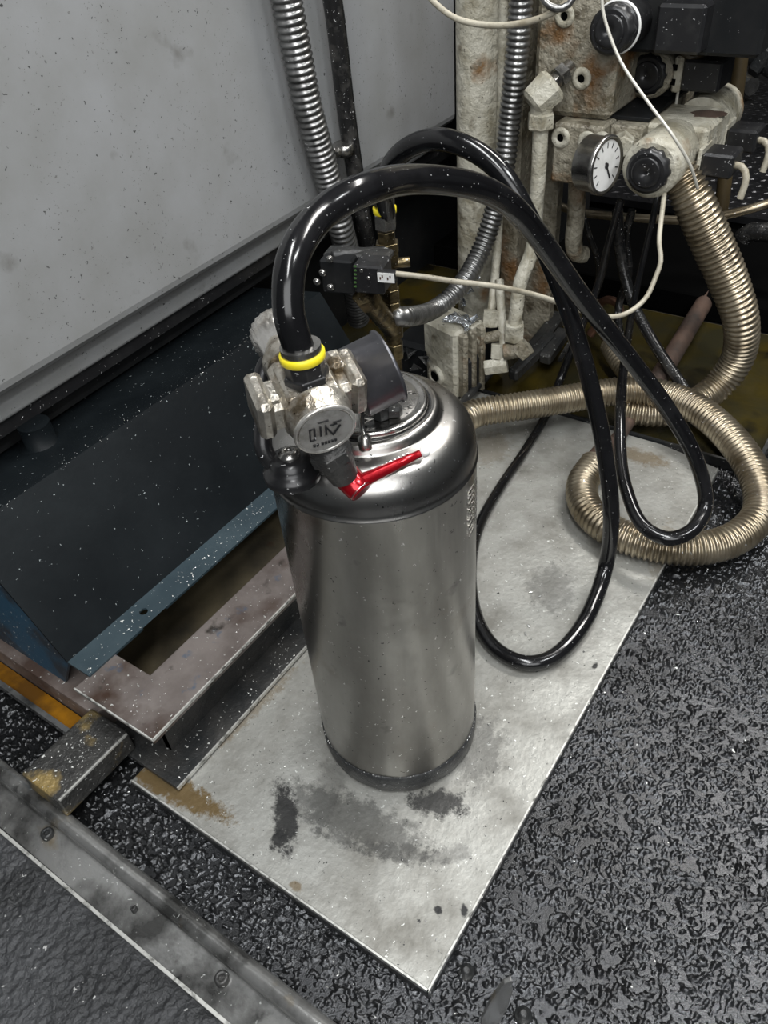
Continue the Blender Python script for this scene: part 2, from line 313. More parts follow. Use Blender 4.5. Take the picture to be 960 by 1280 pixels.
M['cable'] = mat('beige_cable', (0.42, 0.39, 0.31), 0.45, 0, (0.24, 0.21, 0.15), 30, (0.45, 0.7), [(120, 0.74, (0.05, 0.045, 0.03), 2)])
M['wire'] = mat('pale_wire', (0.62, 0.6, 0.53), 0.35, 0.2)
M['foil'] = mat('aluminium_swarf', (0.7, 0.73, 0.76), 0.25, 0.9, bump=[(60, 1, 0.01)])
M['diamond'] = mat('tread_plate', (0.02, 0.02, 0.022), 0.3, 0.6, (0.04, 0.04, 0.042), 12, (0.4, 0.7))
M['chip'] = mat('metal_chip', (0.66, 0.66, 0.64), 0.3, 0.7)
M['smudge'] = mat('grease', (0.03, 0.03, 0.03), 0.35, 0)

# ================================================================== THE SETTING
f = MB().add([(-3, -0.9, FL), (3.0, -0.9, FL), (3.0, 6.5, FL), (-3, 6.5, FL)], [(0, 1, 2, 3)])
structure(f.build('floor', M['floor']))
def rough_ground(name, x0, x1, y0, y1, z, amp, size, m, step=0.0025, seed=1):
    nx, ny = int((x1-x0)/step), int((y1-y0)/step); rg_ = np.random.default_rng(seed)
    kx = np.fft.fftfreq(nx, step)[:, None]; ky = np.fft.fftfreq(ny, step)[None, :]; k2 = kx**2+ky**2
    h = 0
    for sc, wt in ((size, 1.0), (size*3, .4), (size*.5, .30)):
        q = np.fft.ifft2(np.fft.fft2(rg_.standard_normal((nx, ny)))*np.exp(-k2*(sc*sc)*1.6)).real; h = h+wt*q/q.std()
    h = np.clip(h, -3, 2.4)*amp
    xs = np.linspace(x0, x1, nx); ys = np.linspace(y0, y1, ny); X, Y = np.meshgrid(xs, ys, indexing='ij')
    ed = np.minimum(1, np.minimum(np.minimum(X-x0, x1-X), np.minimum(Y-y0, y1-Y))/.02); h = h*ed
    co = np.stack([X, Y, z+h-(1-ed)*.004], -1).reshape(-1, 3).astype(np.float32)
    i = np.arange(nx-1)[:, None]*ny+np.arange(ny-1)[None, :]; q = np.stack([i, i+ny, i+ny+1, i+1], -1).reshape(-1).astype(np.int32)
    me = bpy.data.meshes.new(name); nf = len(q)//4
    me.vertices.add(len(co)); me.vertices.foreach_set('co', co.ravel()); me.loops.add(len(q)); me.loops.foreach_set('vertex_index', q)
    me.polygons.add(nf); me.polygons.foreach_set('loop_start', np.arange(0, 4*nf, 4, dtype=np.int32)); me.polygons.foreach_set('use_smooth', np.ones(nf, bool))
    me.update(calc_edges=True); me.materials.append(m); o = bpy.data.objects.new(name, me); COL.objects.link(o); return structure(o)
rough_ground('floor_gritty', -1.15, .62, .10, 1.75, FL+.001, .0021, .0046, M['floor'], 0.0021)
rough_ground('floor_outer', -1.0, .35, -.22, .102, FL+.0065, .0009, .0045, M['floor_dry'], seed=5)
# back wall of the hall, far behind the machine
f = MB().bb(-4, 4, 6.4, 6.5, FL, 3.2); structure(f.build('wall_back', M['machine']))

# -- steel ground plate
t = thing('ground_plate', 'large light grey steel plate lying on the floor under the tank', 'steel plate', (-0.5, 0.75, FL))
MB().prism([(-0.672, 0.24), (-0.186, 0.24), (-0.182, 1.31), (-0.30, 1.335), (-0.80, 1.335), (-0.80, 1.0), (-0.672, 1.0)], FL, -0.0005).build('plate_sheet', M['plate'], t, bevel=0.001)
e = MB()
e.bb(-0.672, -0.184, 0.2375, 0.2398, -0.003, 0.001); e.bb(-0.1858, -0.1835, 0.2375, 1.31, -0.003, 0.001)
e.build('edge_strip', M['edge'], t)
e = MB(); e.bb(-0.672, -0.184, 0.2365, 0.2398, FL, -0.003); e.bb(-0.1858, -0.1825, 0.2365, 1.31, FL, -0.003); e.build('dark_side', M['darksteel'], t)

# -- oil tray at the back
t = thing('oil_tray', 'shallow steel drip tray with amber oil below the valve manifold', 'drip tray', (-0.6, 1.9, FL))
MB().bb(-1.3, -0.12, 1.345, 1.90, FL, FL+0.004).build('tray_bottom', M['pit'], t)
w = MB(); w.bb(-1.3, -0.12, 1.338, 1.344, FL, 0.004); w.bb(-0.125, -0.118, 1.345, 1.90, FL, 0.02)
w.build('tray_rim', M['darksteel'], t)
MB().bb(-1.29, -0.13, 1.35, 1.89, FL+0.004, FL+0.008).build('oil_pool', M['oil'], t)

# -- tread plate platform at the back right, a real raised walkway
t = thing('tread_plate_walkway', 'black raised tread plate walkway behind the valves at upper right', 'walkway', (-0.2, 3.6, FL))
d = MB(); d.bb(-1.6, 1.2, 2.36, 5.6, 0.06, 0.08)
for i in range(-42, 34):
    for j in range(90):
        x = i*0.034+0.017*(j % 2); y = 2.38+j*0.026
        if y > 4.6 or x > 0.35 or x < -1.35: continue
        q = Vector((1, 0.62, 0)).normalized() if (j % 2) else Vector((1, -0.62, 0)).normalized()
        p = Vector((-q.y, q.x, 0)); c = Vector((x, y, 0.08))
        d.add([c-q*0.014, c+p*0.004, c+q*0.014, c-p*0.004, c+Vector((0, 0, 0.003))], [(0, 3, 4), (3, 2, 4), (2, 1, 4), (1, 0, 4)])
d.build('tread_sheet', M['diamond'], t)
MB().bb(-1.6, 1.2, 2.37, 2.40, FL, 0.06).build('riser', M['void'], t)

o = MB().bb(-1.19, 0.9, 1.91, 2.355, FL+.001, .045, ch=.004).build('shade_gap_box', M['void']); tag(o, 'added black box standing in for the deep shade between the oil tray and the walkway', 'machine base')  # added box, coloured black in place of the shade in this hollow
# ================================================================== LEFT: FRAME, BLOCK, RAIL, CHUTE
ZT = 0.125
def cpiece(b, x0, x1, y0, y1): b.bb(x0, x1, y0, y1, ZT-0.012, ZT)
t = thing('steel_channel_frame', 'rusty brown steel channel frame with an L-shaped corner beside the tank', 'steel frame', (-0.68, 0.55, 0))
b = MB().prism([(-0.76, 0.262), (-0.606, 0.262), (-0.606, 0.98), (-0.685, 0.98), (-0.685, 0.332), (-0.76, 0.332)], ZT-0.012, ZT)
b.build('top_flange', M['steelbeam'], t, bevel=0.0015)
b = MB(); b.bb(-0.662, -0.65, 0.30, 0.98, 0.008, ZT-0.012); b.bb(-0.76, -0.65, 0.30, 0.312, 0.008, ZT-0.012)
b.build('web', M['darksteel'], t)
b = MB().prism([(-0.76, 0.262), (-0.602, 0.262), (-0.602, 0.98), (-0.672, 0.98), (-0.672, 0.325), (-0.76, 0.325)], 0.0005, 0.009)
b.build('bottom_flange', M['darksteel'], t, bevel=0.001)
b = MB()
b.bb(-0.6065, -0.6045, 0.262, 0.98, ZT-0.004, ZT+0.0006); b.bb(-0.76, -0.6045, 0.2605, 0.2625, ZT-0.004, ZT+0.0006)
b.bb(-0.6025, -0.600, 0.262, 0.98, 0.004, 0.0098)
b.build('worn_edge', M['edge'], t)

# floor seen inside the frame
o = MB().bb(-0.98, -0.69, 0.335, 1.15, 0.0005, 0.006).build('pit_pan', M['pit']); tag(o, 'brown stained sheet floor seen inside the steel channel frame', 'metal sheet')

# cross block resting between the frame and the rail
t = thing('clamping_block', 'dark square steel block with worn yellow paint bridging the rail and the frame corner', 'steel block', (-0.735, 0.22, FL))
MB().bb(-0.775, -0.697, 0.152, 0.275, FL+0.03, 0.052).build('bar', M['block'], t, bevel=0.003)
MB().bb(-0.698, -0.6955, 0.155, 0.272, 0.0495, 0.0525).build('worn_edge', M['edge'], t)

# rail: angle iron with a rounded nose, bolted down
t = thing('guide_rail', 'worn steel floor rail with rounded nose and bolts along the lower left', 'rail', (-0.6, 0.13, FL))
MB().tube([(-1.6, 0.148, 0.002), (-1.0, 0.148, 0.002), (-0.5, 0.146, 0.002), (0.1, 0.144, 0.002)], 0.012, 14, 0.1).build('rounded_nose', M['rail'], t)
b = MB().add([(-1.6, 0.146, -0.004), (0.1, 0.142, -0.004), (0.1, 0.092, FL+0.008), (-1.6, 0.100, FL+0.008),
              (-1.6, 0.146, FL), (0.1, 0.142, FL), (0.1, 0.092, FL), (-1.6, 0.1, FL)],
             [(0, 1, 2, 3), (4, 7, 6, 5), (3, 2, 6, 7), (0, 4, 5, 1), (0, 3, 7, 4), (1, 5, 6, 2)])
b.build('flat_flange', M['rail'], t)
MB().bb(-1.6, 0.1, 0.0905, 0.0945, FL+0.004, FL+0.0105).build('worn_edge', M['edge'], t)
for px, py in ((60, 1043), (278, 1224), (168, 1137)):
    p = atz(px, py, -0.005); r = 0.0085 if px != 168 else 0.004
    o = MB().lathe((p.x, p.y, -0.012), (0, 0, 1), [(0, r), (0.012, r), (0.014, r*.8), (0.014, r*.45), (0.010, r*.4)], 18).build('bolt', M['darksteel'], t)

# amber drain channel and rusty strips at the far left
t = thing('drain_channel', 'narrow channel of amber oil at the left edge beside the rusty strip', 'drain channel', (-1.1, 0.26, FL))
MB().bb(-1.7, -0.80, 0.243, 0.268, 0.0005, 0.0075).build('oil_surface', M['amber'], t)
b = MB(); b.bb(-1.7, -0.795, 0.2365, 0.244, 0.0005, 0.014)
b.build('outer_lip', M['rail'], t)
o = MB().bb(-1.7, -0.765, 0.270, 0.325, 0.0005, 0.046).build('flat_bar', M['rust'], None, bevel=0.002); tag(o, 'rust-stained grey flat bar running left from the frame corner beside the amber channel', 'steel bar')

# chute: dark folded sheet with a flange
t = thing('sheet_metal_chute', 'dark blue-grey folded sheet metal chute below the grey machine panel', 'chute', (-0.9, 0.75, 0))
fx0, fx1 = -0.755, -0.802
P = [(fx0, ZT+0.003), (fx1, ZT+0.003), (-0.925, 0.315), (-1.19, 0.275), (-1.19, 0.271), (-0.928, 0.311), (-0.805, ZT-0.001), (fx0, ZT-0.001)]
# folded face as one sheet (flange kept as its own part)
y0, y1 = 0.285, 1.07
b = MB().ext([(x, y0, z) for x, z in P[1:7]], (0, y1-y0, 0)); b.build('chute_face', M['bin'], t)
# flange with a punched hole
hc = atz(177, 763, ZT+0.003); b = MB(); n = 24; r = 0.0065; hc.x = (fx0+fx1)/2
zt, zb = ZT+0.003, ZT-0.001
hy0, hy1 = hc.y-(fx0-fx1)/2, hc.y+(fx0-fx1)/2
hx0, hx1 = fx1, fx0
b.bb(hx0, hx1, y0, hy0, zb, zt); b.bb(hx0, hx1, hy1, y1, zb, zt)
vs = []; sq = []
for k in range(n):
    a = 2*math.pi*k/n; cx, cy = math.cos(a), math.sin(a)
    sx = (hx1-hc.x)/cx if cx > 1e-6 else ((hx0-hc.x)/cx if cx < -1e-6 else 9)
    sy = (hy1-hc.y)/cy if cy > 1e-6 else ((hy0-hc.y)/cy if cy < -1e-6 else 9)
    s_ = min(sx, sy); vs.append((hc.x+cx*r, hc.y+cy*r, zt)); sq.append((hc.x+cx*s_, hc.y+cy*s_, zt))
b.add(vs+sq, [(k, (k+1) % n, n+(k+1) % n, n+k) for k in range(n)])
b.add(vs+[(v[0], v[1], zb) for v in vs], [(k, (k+1) % n, n+(k+1) % n, n+k) for k in range(n)])
b.build('flange', M['flange'], t)
b = MB().ext([(fx1-0.001, y0+0.001, ZT), (-0.925, y0+0.001, 0.314), (-1.19, y0+0.001, 0.274), (-1.19, y0+0.001, 0.03), (-0.86, y0+0.001, 0.03)], (0, 0.004, 0))
b.build('end_plate', M['blue'], t)
p = atx(55, 560, -1.02)
o = MB().lathe((p.x, p.y, 0.29), (0, 0, 1), [(0, 0.034), (0.01, .034), (0.012, 0.024), (0.05, 0.024)], 24).build('support_post', M['bin'], None); tag(o, 'dark round post standing on the chute under the grey panel at left', 'post')

# grey machine panel: vertical face, soft fold, recessed lip
t = thing('machine_cover', 'large grey speckled machine cover panel filling the upper left', 'machine panel', (-1.05, 1.0, 0.3))
A0 = atx(0, 503, -0.985)
u = Vector(ray((1309, -321))); u.z = 0; u.normalize()
nrm = Vector((u.y, -u.x, 0))            # towards the camera side
zb = A0.z
end_t = 0
c = ray((569, 144)); den = c[0]*u.y-c[1]*u.x
tt = (A0.x*c[1]-A0.y*c[0])/(u.x*c[1]-u.y*c[0])
# parametric end of the panel: intersection of the sight line with the panel plane
nn = np.array([nrm.x, nrm.y]); k = (nn@np.array([A0.x, A0.y]))/(nn@c[:2]); E1 = Vector(CAMP+c*k)
end_t = (E1-Vector((A0.x, A0.y, E1.z))).dot(u)
prof = [(0.0, 0.95), (0.0, 0.022), (-0.002, 0.012), (-0.008, 0.004), (-0.018, 0.0), (-0.030, -0.001), (-0.034, -0.006), (-0.036, -0.048), (-0.040, -0.052), (-0.07, -0.052), (-0.07, 0.95)]
S0 = Vector((A0.x, A0.y, 0))-u*0.5
poly = [S0+nrm*a+Vector((0, 0, zb+h)) for a, h in prof]
b = MB().ext(poly, u*(0.5+end_t)); o = b.build('cover_sheet', M['panel'], t, bevel=0.004)
q = MB().ext([S0+nrm*a+Vector((0, 0, zb+h)) for a, h in [(-0.046, -0.0521), (-0.046, -0.077), (-0.2, -0.077), (-0.2, -0.0521)]], u*(0.5+end_t))
q.build('bottom_seal', M['rubber'], t)
# dark machine bed behind and below
b = MB(); b.bb(-1.75, -1.2, -0.3, 3.3, FL, 0.5)
structure(b.build('machine_bed', M['machine']))
b = MB(); b.ext([S0-nrm*0.075+Vector((0, 0, 0.3)), S0-nrm*0.6+Vector((0, 0, 0.3)), S0-nrm*0.6+Vector((0, 0, 1.6)), S0-nrm*0.075+Vector((0, 0, 1.6))], u*3.6)
structure(b.build('machine_body', M['machine']))
b = MB(); b.bb(-1.02, -0.86, 1.93, 2.3, FL, 0.9, ch=0.03)
tag(b.build('machine_column', M['machine'], None), 'black machine column standing behind the thick cream pipe', 'machine column')
def atp(px, py, off=0.0):
    """point on a plane standing off the machine panel by off"""
    c = ray((px, py)); a = nn@(np.array([A0.x, A0.y]))+off
    return Vector(CAMP+c*(a/(nn@c[:2])))

# ================================================================== THE TANK
KX, KY = -0.3997, 0.5107
K = Vector((KX, KY, 0)); R0 = 0.1075
t = thing('pressure_tank', 'tall brushed stainless steel pressure tank with regulator and red lever on a grey plate', 'pressure tank', (KX, KY, 0.001))
prof = [(0.018, 0.070), (0.020, 0.098), (0.030, R0-0.0015), (0.040, R0), (0.4885, R0), (0.4895, R0+0.0012), (0.4915, R0+0.0012), (0.4925, R0), (0.499, R0)]
for i in range(1, 13):
    a = i/12*math.pi/2*.93; prof.append((0.499+0.042*math.sin(a), R0-0.033*(1-math.cos(a))))
prof += [(0.5415, 0.0755), (0.5422, 0.0735), (0.5435, 0.0725), (0.547, 0.0715), (0.551, 0.0685), (0.5525, 0.065), (0.551, 0.062), (0.549, 0.060), (0.549, 0.0)]
MB().lathe(K, EZ, prof, 96).build('tank_body', M['tank'], t)
bp = [(0.001, R0-0.014), (0.001, R0-0.004), (0.006, R0+0.0005), (0.022, R0+0.0022), (0.034, R0+0.0022), (0.039, R0+0.001), (0.040, R0-0.001)]
MB().lathe(K, EZ, bp, 96, fn=lambda a, h: 1+0.006*math.sin(9*a)*math.sin(5*a+1)).build('rubber_boot', M['boot'], t)
lid = MB().lathe(K+Vector((0.003, 0.0, 0)), EZ, [(0.549, 0.0575), (0.5555, 0.0575), (0.558, 0.0560), (0.5585, 0.052), (0.5565, 0.050), (0.5575, 0.047), (0.559, 0.03), (0.5595, 0.0)], 72)
lid.build('lid', M['lid'], t)
MB().ring(K+Vector((0.003, 0, 0.550)), EZ, 0.0595, 0.0018, 72).build('lid_gasket', M['rubber'], t)
# stamped marks on the lid (a short row)
b = MB()
c0 = K+ER*0.018-EM*0.028+EZ*0.559
for i in range(6): b.box(c0+ER*(i*0.0045)+EM*(0.0012*i), (0.0025, 0.004, 0.0009), ER, EM, EZ)
c0 = K+ER*0.034+EM*0.018+EZ*0.559
for i in range(5): b.box(c0+ER*(i*0.002)-EM*(0.0035*i), (0.006, 0.0014, 0.0009), ER, EM, EZ)
b.build('stamping', M['lid'], t)
# engraved rows on the right flank
b = MB()
a0 = math.atan2(ER.y*0.93-EM.y*0.37, ER.x*0.93-EM.x*0.37)
random.seed(3)
for r_ in range(9):
    for k in range(12 if r_ else 8):
        if random.random() < .12: continue
        a = a0-0.16+k*0.032; c = Vector((KX+math.cos(a)*R0, KY+math.sin(a)*R0, 0.470-r_*0.0075))
        e1 = Vector((-math.sin(a), math.cos(a), 0)); e2 = Vector((math.cos(a), math.sin(a), 0))
        b.box(c, (0.0017, 0.0008, random.choice((.0022, .0034))), e1, e2, EZ)
b.build('engraving', M['lid'], t)

def G(a, b_, c): return K+ER*a+EM*b_+EZ*c
# --- regulator: cast block with knob at the back and badge cap in front
pc, pk = atd(407, 538, 0.515), atd(345, 410, 0.635)
ax = (pk-pc).normalized(); L = (pk-pc).length
side = ax.cross(EZ).normalized(); up = side.cross(ax).normalized()
if side.dot(ER) < 0: side = -side
mid = pc+ax*0.047-up*0.004
b = MB()
b.lathe(pc, ax, [(0.0, 0.0245), (0.003, 0.0262), (0.011, 0.0262), (0.014, 0.0278), (0.022, 0.0278)], 48)
b.box(mid, (0.062, 0.052, 0.042), ax, side, up, ch=0.007)
b.box(mid-up*0.002, (0.036, 0.092, 0.032), ax, side, up, ch=0.005)
b.box(mid-ax*0.002+up*0.020, (0.046, 0.044, 0.007), ax, side, up, ch=0.0025)
b.box(mid-side*0.040+up*0.001, (0.046, 0.014, 0.040), ax, side, up, ch=0.004)
b.box(mid+side*0.040+up*0.001, (0.046, 0.014, 0.040), ax, side, up, ch=0.004)
b.box(mid-side*0.030+up*0.016-ax*0.004, (0.022, 0.012, 0.010), ax, side, up, ch=0.003)
b.box(mid+side*0.030+up*0.016+ax*0.012, (0.022, 0.014, 0.012), ax, side, up, ch=0.003)
b.lathe(pc+ax*0.078, ax, [(0, 0.024), (0.010, 0.026), (0.016, 0.022), (0.030, 0.019)], 28)
rg = b.build('regulator', M['cast'], t, bevel=0.0008)
# knob
kb = pc+ax*(L-0.045)
MB().lathe(kb, ax, [(0, 0.017), (0.003, 0.020), (0.026, 0.022), (0.029, 0.0245), (0.043, 0.0245), (0.047, 0.021), (0.049, 0.012), (0.049, 0)], 72,
           fn=lambda a, h: (1+0.03*math.cos(24*a)) if h > 0.028 and h < 0.046 else (1+0.05*math.cos(5*a) if h < 0.028 else 1)).build('adjusting_knob', M['castclean'], rg)
# badge
b = MB().ring(pc+ax*0.001, ax, 0.0245, 0.0022, 48); b.build('cap_rim', M['castclean'], rg)
b = MB().cyl(pc-ax*0.0005, pc+ax*0.003, 0.0225, n=40); b.build('badge', M['castclean'], rg)
b = MB(); fc = pc-ax*0.001
def mark(x, y, w, h, rot=0):
    e = side*math.cos(rot)+up*math.sin(rot); g = -side*math.sin(rot)+up*math.cos(rot)
    b.box(fc+side*x+up*y, (w, h, 0.0012), e, g, ax)
# outlined I, IV-like angular letters and the small line of text below
mark(-0.0135, 0.000, 0.0012, 0.013); mark(-0.0095, 0.000, 0.0012, 0.013); mark(-0.0115, 0.0065, 0.005, 0.0012); mark(-0.0115, -0.0065, 0.005, 0.0012)
mark(-0.0045, 0.0015, 0.0014, 0.011); mark(0.0, 0.0015, 0.0014, 0.011); mark(0.0035, -0.0015, 0.0014, 0.011, 0.5); mark(0.009, -0.0015, 0.0014, 0.011, -0.6)
mark(-0.002, 0.012, 0.009, 0.0009); mark(0.0095, 0.008, 0.007, 0.0009, 0.0); mark(0.0065, 0.0055, 0.006, 0.0012)
for i in range(2): mark(-0.0105+i*0.0028, -0.0135, 0.002, 0.0028)
for i in range(5): mark(-0.0035+i*0.0028, -0.0135, 0.002, 0.0028)
b.build('badge_lettering', M['blackplastic'], rg)
# black hose fitting with yellow band on top
hb = mid-ax*0.006+up*0.0225; ht = hb+EZ*0.04-ER*0.002
ha = (ht-hb).normalized(); hl = (ht-hb).length
hf = MB().hexa(hb, hb+ha*0.007, 0.0195).lathe(hb+ha*0.007, ha, [(0, 0.0168), (0.014, 0.0168)], 8, False).build('hose_fitting', M['blackplastic'], t, bevel=0.0006)
MB().lathe(hb+ha*0.019, ha, [(0, 0.0175), (0.001, 0.0185), (0.006, 0.0185), (0.007, 0.0175)], 36).build('yellow_band', M['yellow'], hf)
MB().lathe(hb+ha*0.0255, ha, [(0, 0.0165), (0.004, 0.0165), (0.006, 0.0165)], 36).build('crimp_ring', M['chrome'], hf)
hose_start = hb+ha*0.022
DH = hb.x*MD[0]+hb.y*MD[1]

# --- black pressure gauge standing over the lid, dial turned away
gc = atd(463, 469, 0.600)
ga = (ER*0.93+EM*0.30+EZ*0.22).normalized()
g0 = gc-ga*0.018
gg = MB().lathe(g0, ga, [(0, 0.010), (0.0, 0.0295), (0.002, 0.0325), (0.034, 0.0325), (0.0345, 0.0345), (0.037, 0.0345), (0.038, 0.033), (0.038, 0.030), (0.035, 0.029), (0.035, 0.0)], 64).build('pressure_gauge', M['gaugeblack'], t)
MB().cyl(g0+ga*0.0352, g0+ga*0.0360, 0.0285, n=40).build('dial', M['white'], gg)
MB().box(g0+ga*0.0368+EZ*0.006, (0.0006, 0.0015, 0.024), ga, ga.cross(EZ), EZ).build('needle', M['blackplastic'], gg)
q0 = mid+side*0.041+up*0.008
b = MB().hexa(q0, q0+(g0-q0)*0.55, 0.0095); b.cyl(q0+(g0-q0)*0.5, g0+ga*0.001, 0.0062, n=16)
b.build('brass_nipple', M['brass'], gg)

# --- relief valve: bent wire pull with grey tip
w0 = atd(453, 522, 0.612)
rv = MB().tube([G(0.008, -0.035, 0.556), w0+EZ*0.002, atd(452, 515, 0.606), atd(452, 528, 0.596), atd(455, 546, 0.586)], 0.0028, 12, 0.002).build('relief_valve_wire', M['chrome'], t)
b = MB().cyl(atd(454, 543, 0.588), atd(458, 564, 0.580), 0.0062, 0.0068, 24, ch=0.002); b.build('pull_tip', M['chrome'], rv)
rc = G(0.012, -0.036, 0.5585)
MB().hexa(rc, rc+EZ*0.012, 0.008).box(rc+ER*0.012+EZ*0.006, (0.016, 0.012, 0.012), ER, EM, EZ, ch=0.003).build('valve_nut', M['darksteel'], rv)

# --- black ball valve and red lever
v0 = pc+ax*0.028-up*0.022
v1 = atd(436, 606, 0.548)
va = (v1-v0).normalized()
bv = MB()
bv.lathe(v0, va, [(0, 0.017), (0.012, 0.018), (0.013, 0.0145), (0.026, 0.0145), (0.027, 0.017), (0.040, 0.017), ((v1-v0).length*0.86, 0.013)], 20)
bv.hexa(v0+va*0.028, v0+va*0.040, 0.0195)
pb = G(-0.036, -0.075, 0.535); bv.lathe(pb, EZ, [(0, 0.015), (0.004, 0.015), (0.006, 0.012), (0.02, 0.012)], 24)
bvo = bv.build('ball_valve', M['darksteel'], t)
MB().ring(pb+EZ*0.0035, EZ, 0.0165, 0.0022, 36).build('weld_ring', M['tank'], bvo)
# lever
l0 = atd(432, 594, 0.553); l1 = atd(531, 564, 0.566); hub_a = (atd(450, 613, 0.541)-l0).normalized()
lv = MB(); lv.lathe(l0-hub_a*0.010, hub_a, [(0, 0.0125), (0.002, 0.0135), (0.022, 0.0125), (0.030, 0.0120), (0.032, 0.0105)], 32)
le = l0+hub_a*0.012; d = (l1-le).normalized(); Ll = (l1-le).length
w = d.cross(hub_a).normalized(); hh = w.cross(d).normalized()
lp = []
for s_, wd, th in ((0.0, 0.0105, 0.0085), (0.22, 0.0082, 0.0062), (0.6, 0.0052, 0.0048), (1.0, 0.0030, 0.0032)):
    c = le+d*Ll*s_
    for k in range(10):
        a = 2*math.pi*k/10; lp.append(c+w*wd*math.cos(a)+hh*th*math.sin(a))
lv.add(lp, [(i*10+k, i*10+(k+1) % 10, (i+1)*10+(k+1) % 10, (i+1)*10+k) for i in range(3) for k in range(10)]+[tuple(range(30, 40))], True)
lvo = lv.build('lever', M['red'], t)
MB().lathe(l1-d*0.0055, d, [(0.0055+0.0055*math.sin(a), 0.0055*math.cos(a)) for a in [(-0.5+i/10)*math.pi for i in range(11)]], 20).build('ball_tip', M['white'], lvo)
rq = l0+hub_a*0.0195
MB().ring(rq, hub_a, 0.0105, 0.0016, 32).build('hub_rim', M['lid'], lvo)
b = MB().hexa(rq-hub_a*0.001, rq+hub_a*0.0015, 0.0055, 0.0005).build('hub_screw', M['chrome'], lvo)
b = MB()
up_l = hh if hh.z > 0 else -hh
for i, wd in enumerate((.0012, .0008, .0022, .0012, .0012, .0012, .0022)):
    b.box(le+d*(0.030+0.0042*i)+up_l*0.0046-w*0.001, (wd, 0.0035, 0.0012), d, w, up_l)
b.build('embossing', M['lid'], lvo)

# --- black post with screw and pick-up hose at the left of the tank top
pp_ = atd(361, 566, 0.570); pp_.z = 0.532
b = MB().lathe(pp_, EZ, [(0, 0.026), (0.004, 0.027), (0.009, 0.0265), (0.012, 0.022), (0.016, 0.019), (0.022, 0.018), (0.024, 0.012), (0.024, 0)], 40)
po = b.build('carry_post', M['rubber'], t)
MB().lathe(pp_+EZ*0.024, EZ, [(0, 0.010), (0.003, 0.010), (0.004, 0.0085), (0.006, 0.0075), (0.006, 0.0035), (0.0045, 0.003)], 24).build('post_screw', M['chrome'], po)
MB().tube([pp_+EZ*0.008-ER*0.014+EM*0.004, pp_+EZ*0.03-ER*0.023+EM*0.010, atd(331, 505, 0.600), atd(327, 480, 0.61), atd(334, 455, 0.62), atd(352, 440, 0.625)], 0.0085, 16, 0.004).build('carry_handle', M['rubber'], t)

# ================================================================== BLACK HOSES
HA = [(hose_start, .0125), (atd(370, 425, DH+.001), .0125), (atd(360, 380, DH+.008), .0125), (atd(367, 320, DH+.03), .0127), (atd(402, 268, DH+.075), .013), (atd(457, 236, .66), .0135), (atd(520, 224, .745), .0135),
      (atd(590, 232, .80), .0135), (atd(640, 258, .85), .0135), (atd(680, 305, .89), .0135), (atd(730, 375, .925), .013), (atd(785, 445, .95), .0125), (atd(835, 512, .955), .0125), (atd(868, 570, .945), .012),
      (atd(882, 625, .93), .012), (atz(868, 660, .095), .012), (atz(835, 673, .085), .012), (atz(802, 655, .09), .0115), (atz(784, 615, .105), .011), (atz(776, 570, .12), .0105), (atz(776, 500, .15), .010),
      (aty(781, 450, 1.40), .009), (aty(790, 390, 1.42), .007), (aty(803, 330, 1.44), .006), (aty(818, 265, 1.44), .006), (aty(828, 215, 1.46), .006)]
o = MB().tube([p for p, r in HA], 1, 18, 0.006, [r for p, r in HA]).build('black_air_hose', M['hose']); tag(o, 'thick black hose arching from the tank regulator, its far loop hanging over the ribbed coil', 'hose')
HB = [(atd(484, 268, 1.245), .014), (atd(480, 240, 1.22), .0145), (atd(488, 208, 1.17), .0145), (atd(512, 184, 1.12), .0145), (atd(548, 174, 1.09), .0145), (atd(588, 186, 1.06), .014), (atd(625, 214, 1.035), .014),
      (atd(656, 262, 1.01), .013), (atd(690, 335, .98), .0125), (atd(716, 405, .955), .0125), (atd(738, 480, .93), .0125), (atd(755, 560, .90), .0125), (atd(764, 640, .87), .0125), (atz(758, 705, .05), .0125), (atz(735, 770, .02), .0125), (atz(700, 815, .0135), .0122),
      (atz(662, 829, .0125), .0120), (atz(625, 815, .0125), .0115), (atz(601, 785, .0125), .011), (atz(590, 745, .0115), .0105), (atz(589, 700, .011), .0105), (atz(600, 655, .011), .010), (atz(626, 608, .010), .0095), (atz(655, 565, .010), .009), (atz(682, 520, .010), .009), (atz(700, 475, .02), .009),
      (aty(722, 420, 1.46), .009), (aty(748, 355, 1.5), .008), (aty(762, 300, 1.5), .0075), (aty(776, 250, 1.5), .0075)]
o = MB().tube([p for p, r in HB], 1, 18, 0.006, [r for p, r in HB]).build('black_air_hose', M['hose']); tag(o, 'black hose from the brass column, its long loop resting right of the tank', 'hose')
HC = [(aty(772, 262, 1.62), .012), (aty(776, 320, 1.62), .012), (aty(790, 375, 1.6), .012), (aty(815, 425, 1.56), .012), (atz(848, 475, .05), .012), (atz(885, 525, .02), .012), (atz(925, 570, .012), .012), (atz(960, 605, .005), .012), (atz(1030, 660, .0), .012)]
o = MB().tube([p for p, r in HC], 1, 16, 0.008, [r for p, r in HC]).build('black_air_hose', M['oilyhose']); tag(o, 'oily black hose running behind the ribbed coil to the right edge', 'hose')
o = MB().tube([atz(712, 452, .015), atz(704, 485, .03), atz(697, 508, .012)], .008, 10).build('hose_stub', M['oilyhose']) if False else None
o = MB().tube([aty(722, 245, 1.6), aty(735, 290, 1.6), aty(748, 330, 1.62), aty(742, 372, 1.62), aty(720, 415, 1.55), atz(700, 450, .06)], .006, 10).build('oily_cable', M['oilyhose']); tag(o, 'thin oily black cable hanging below the manifold to the left of the silver cable', 'cable')
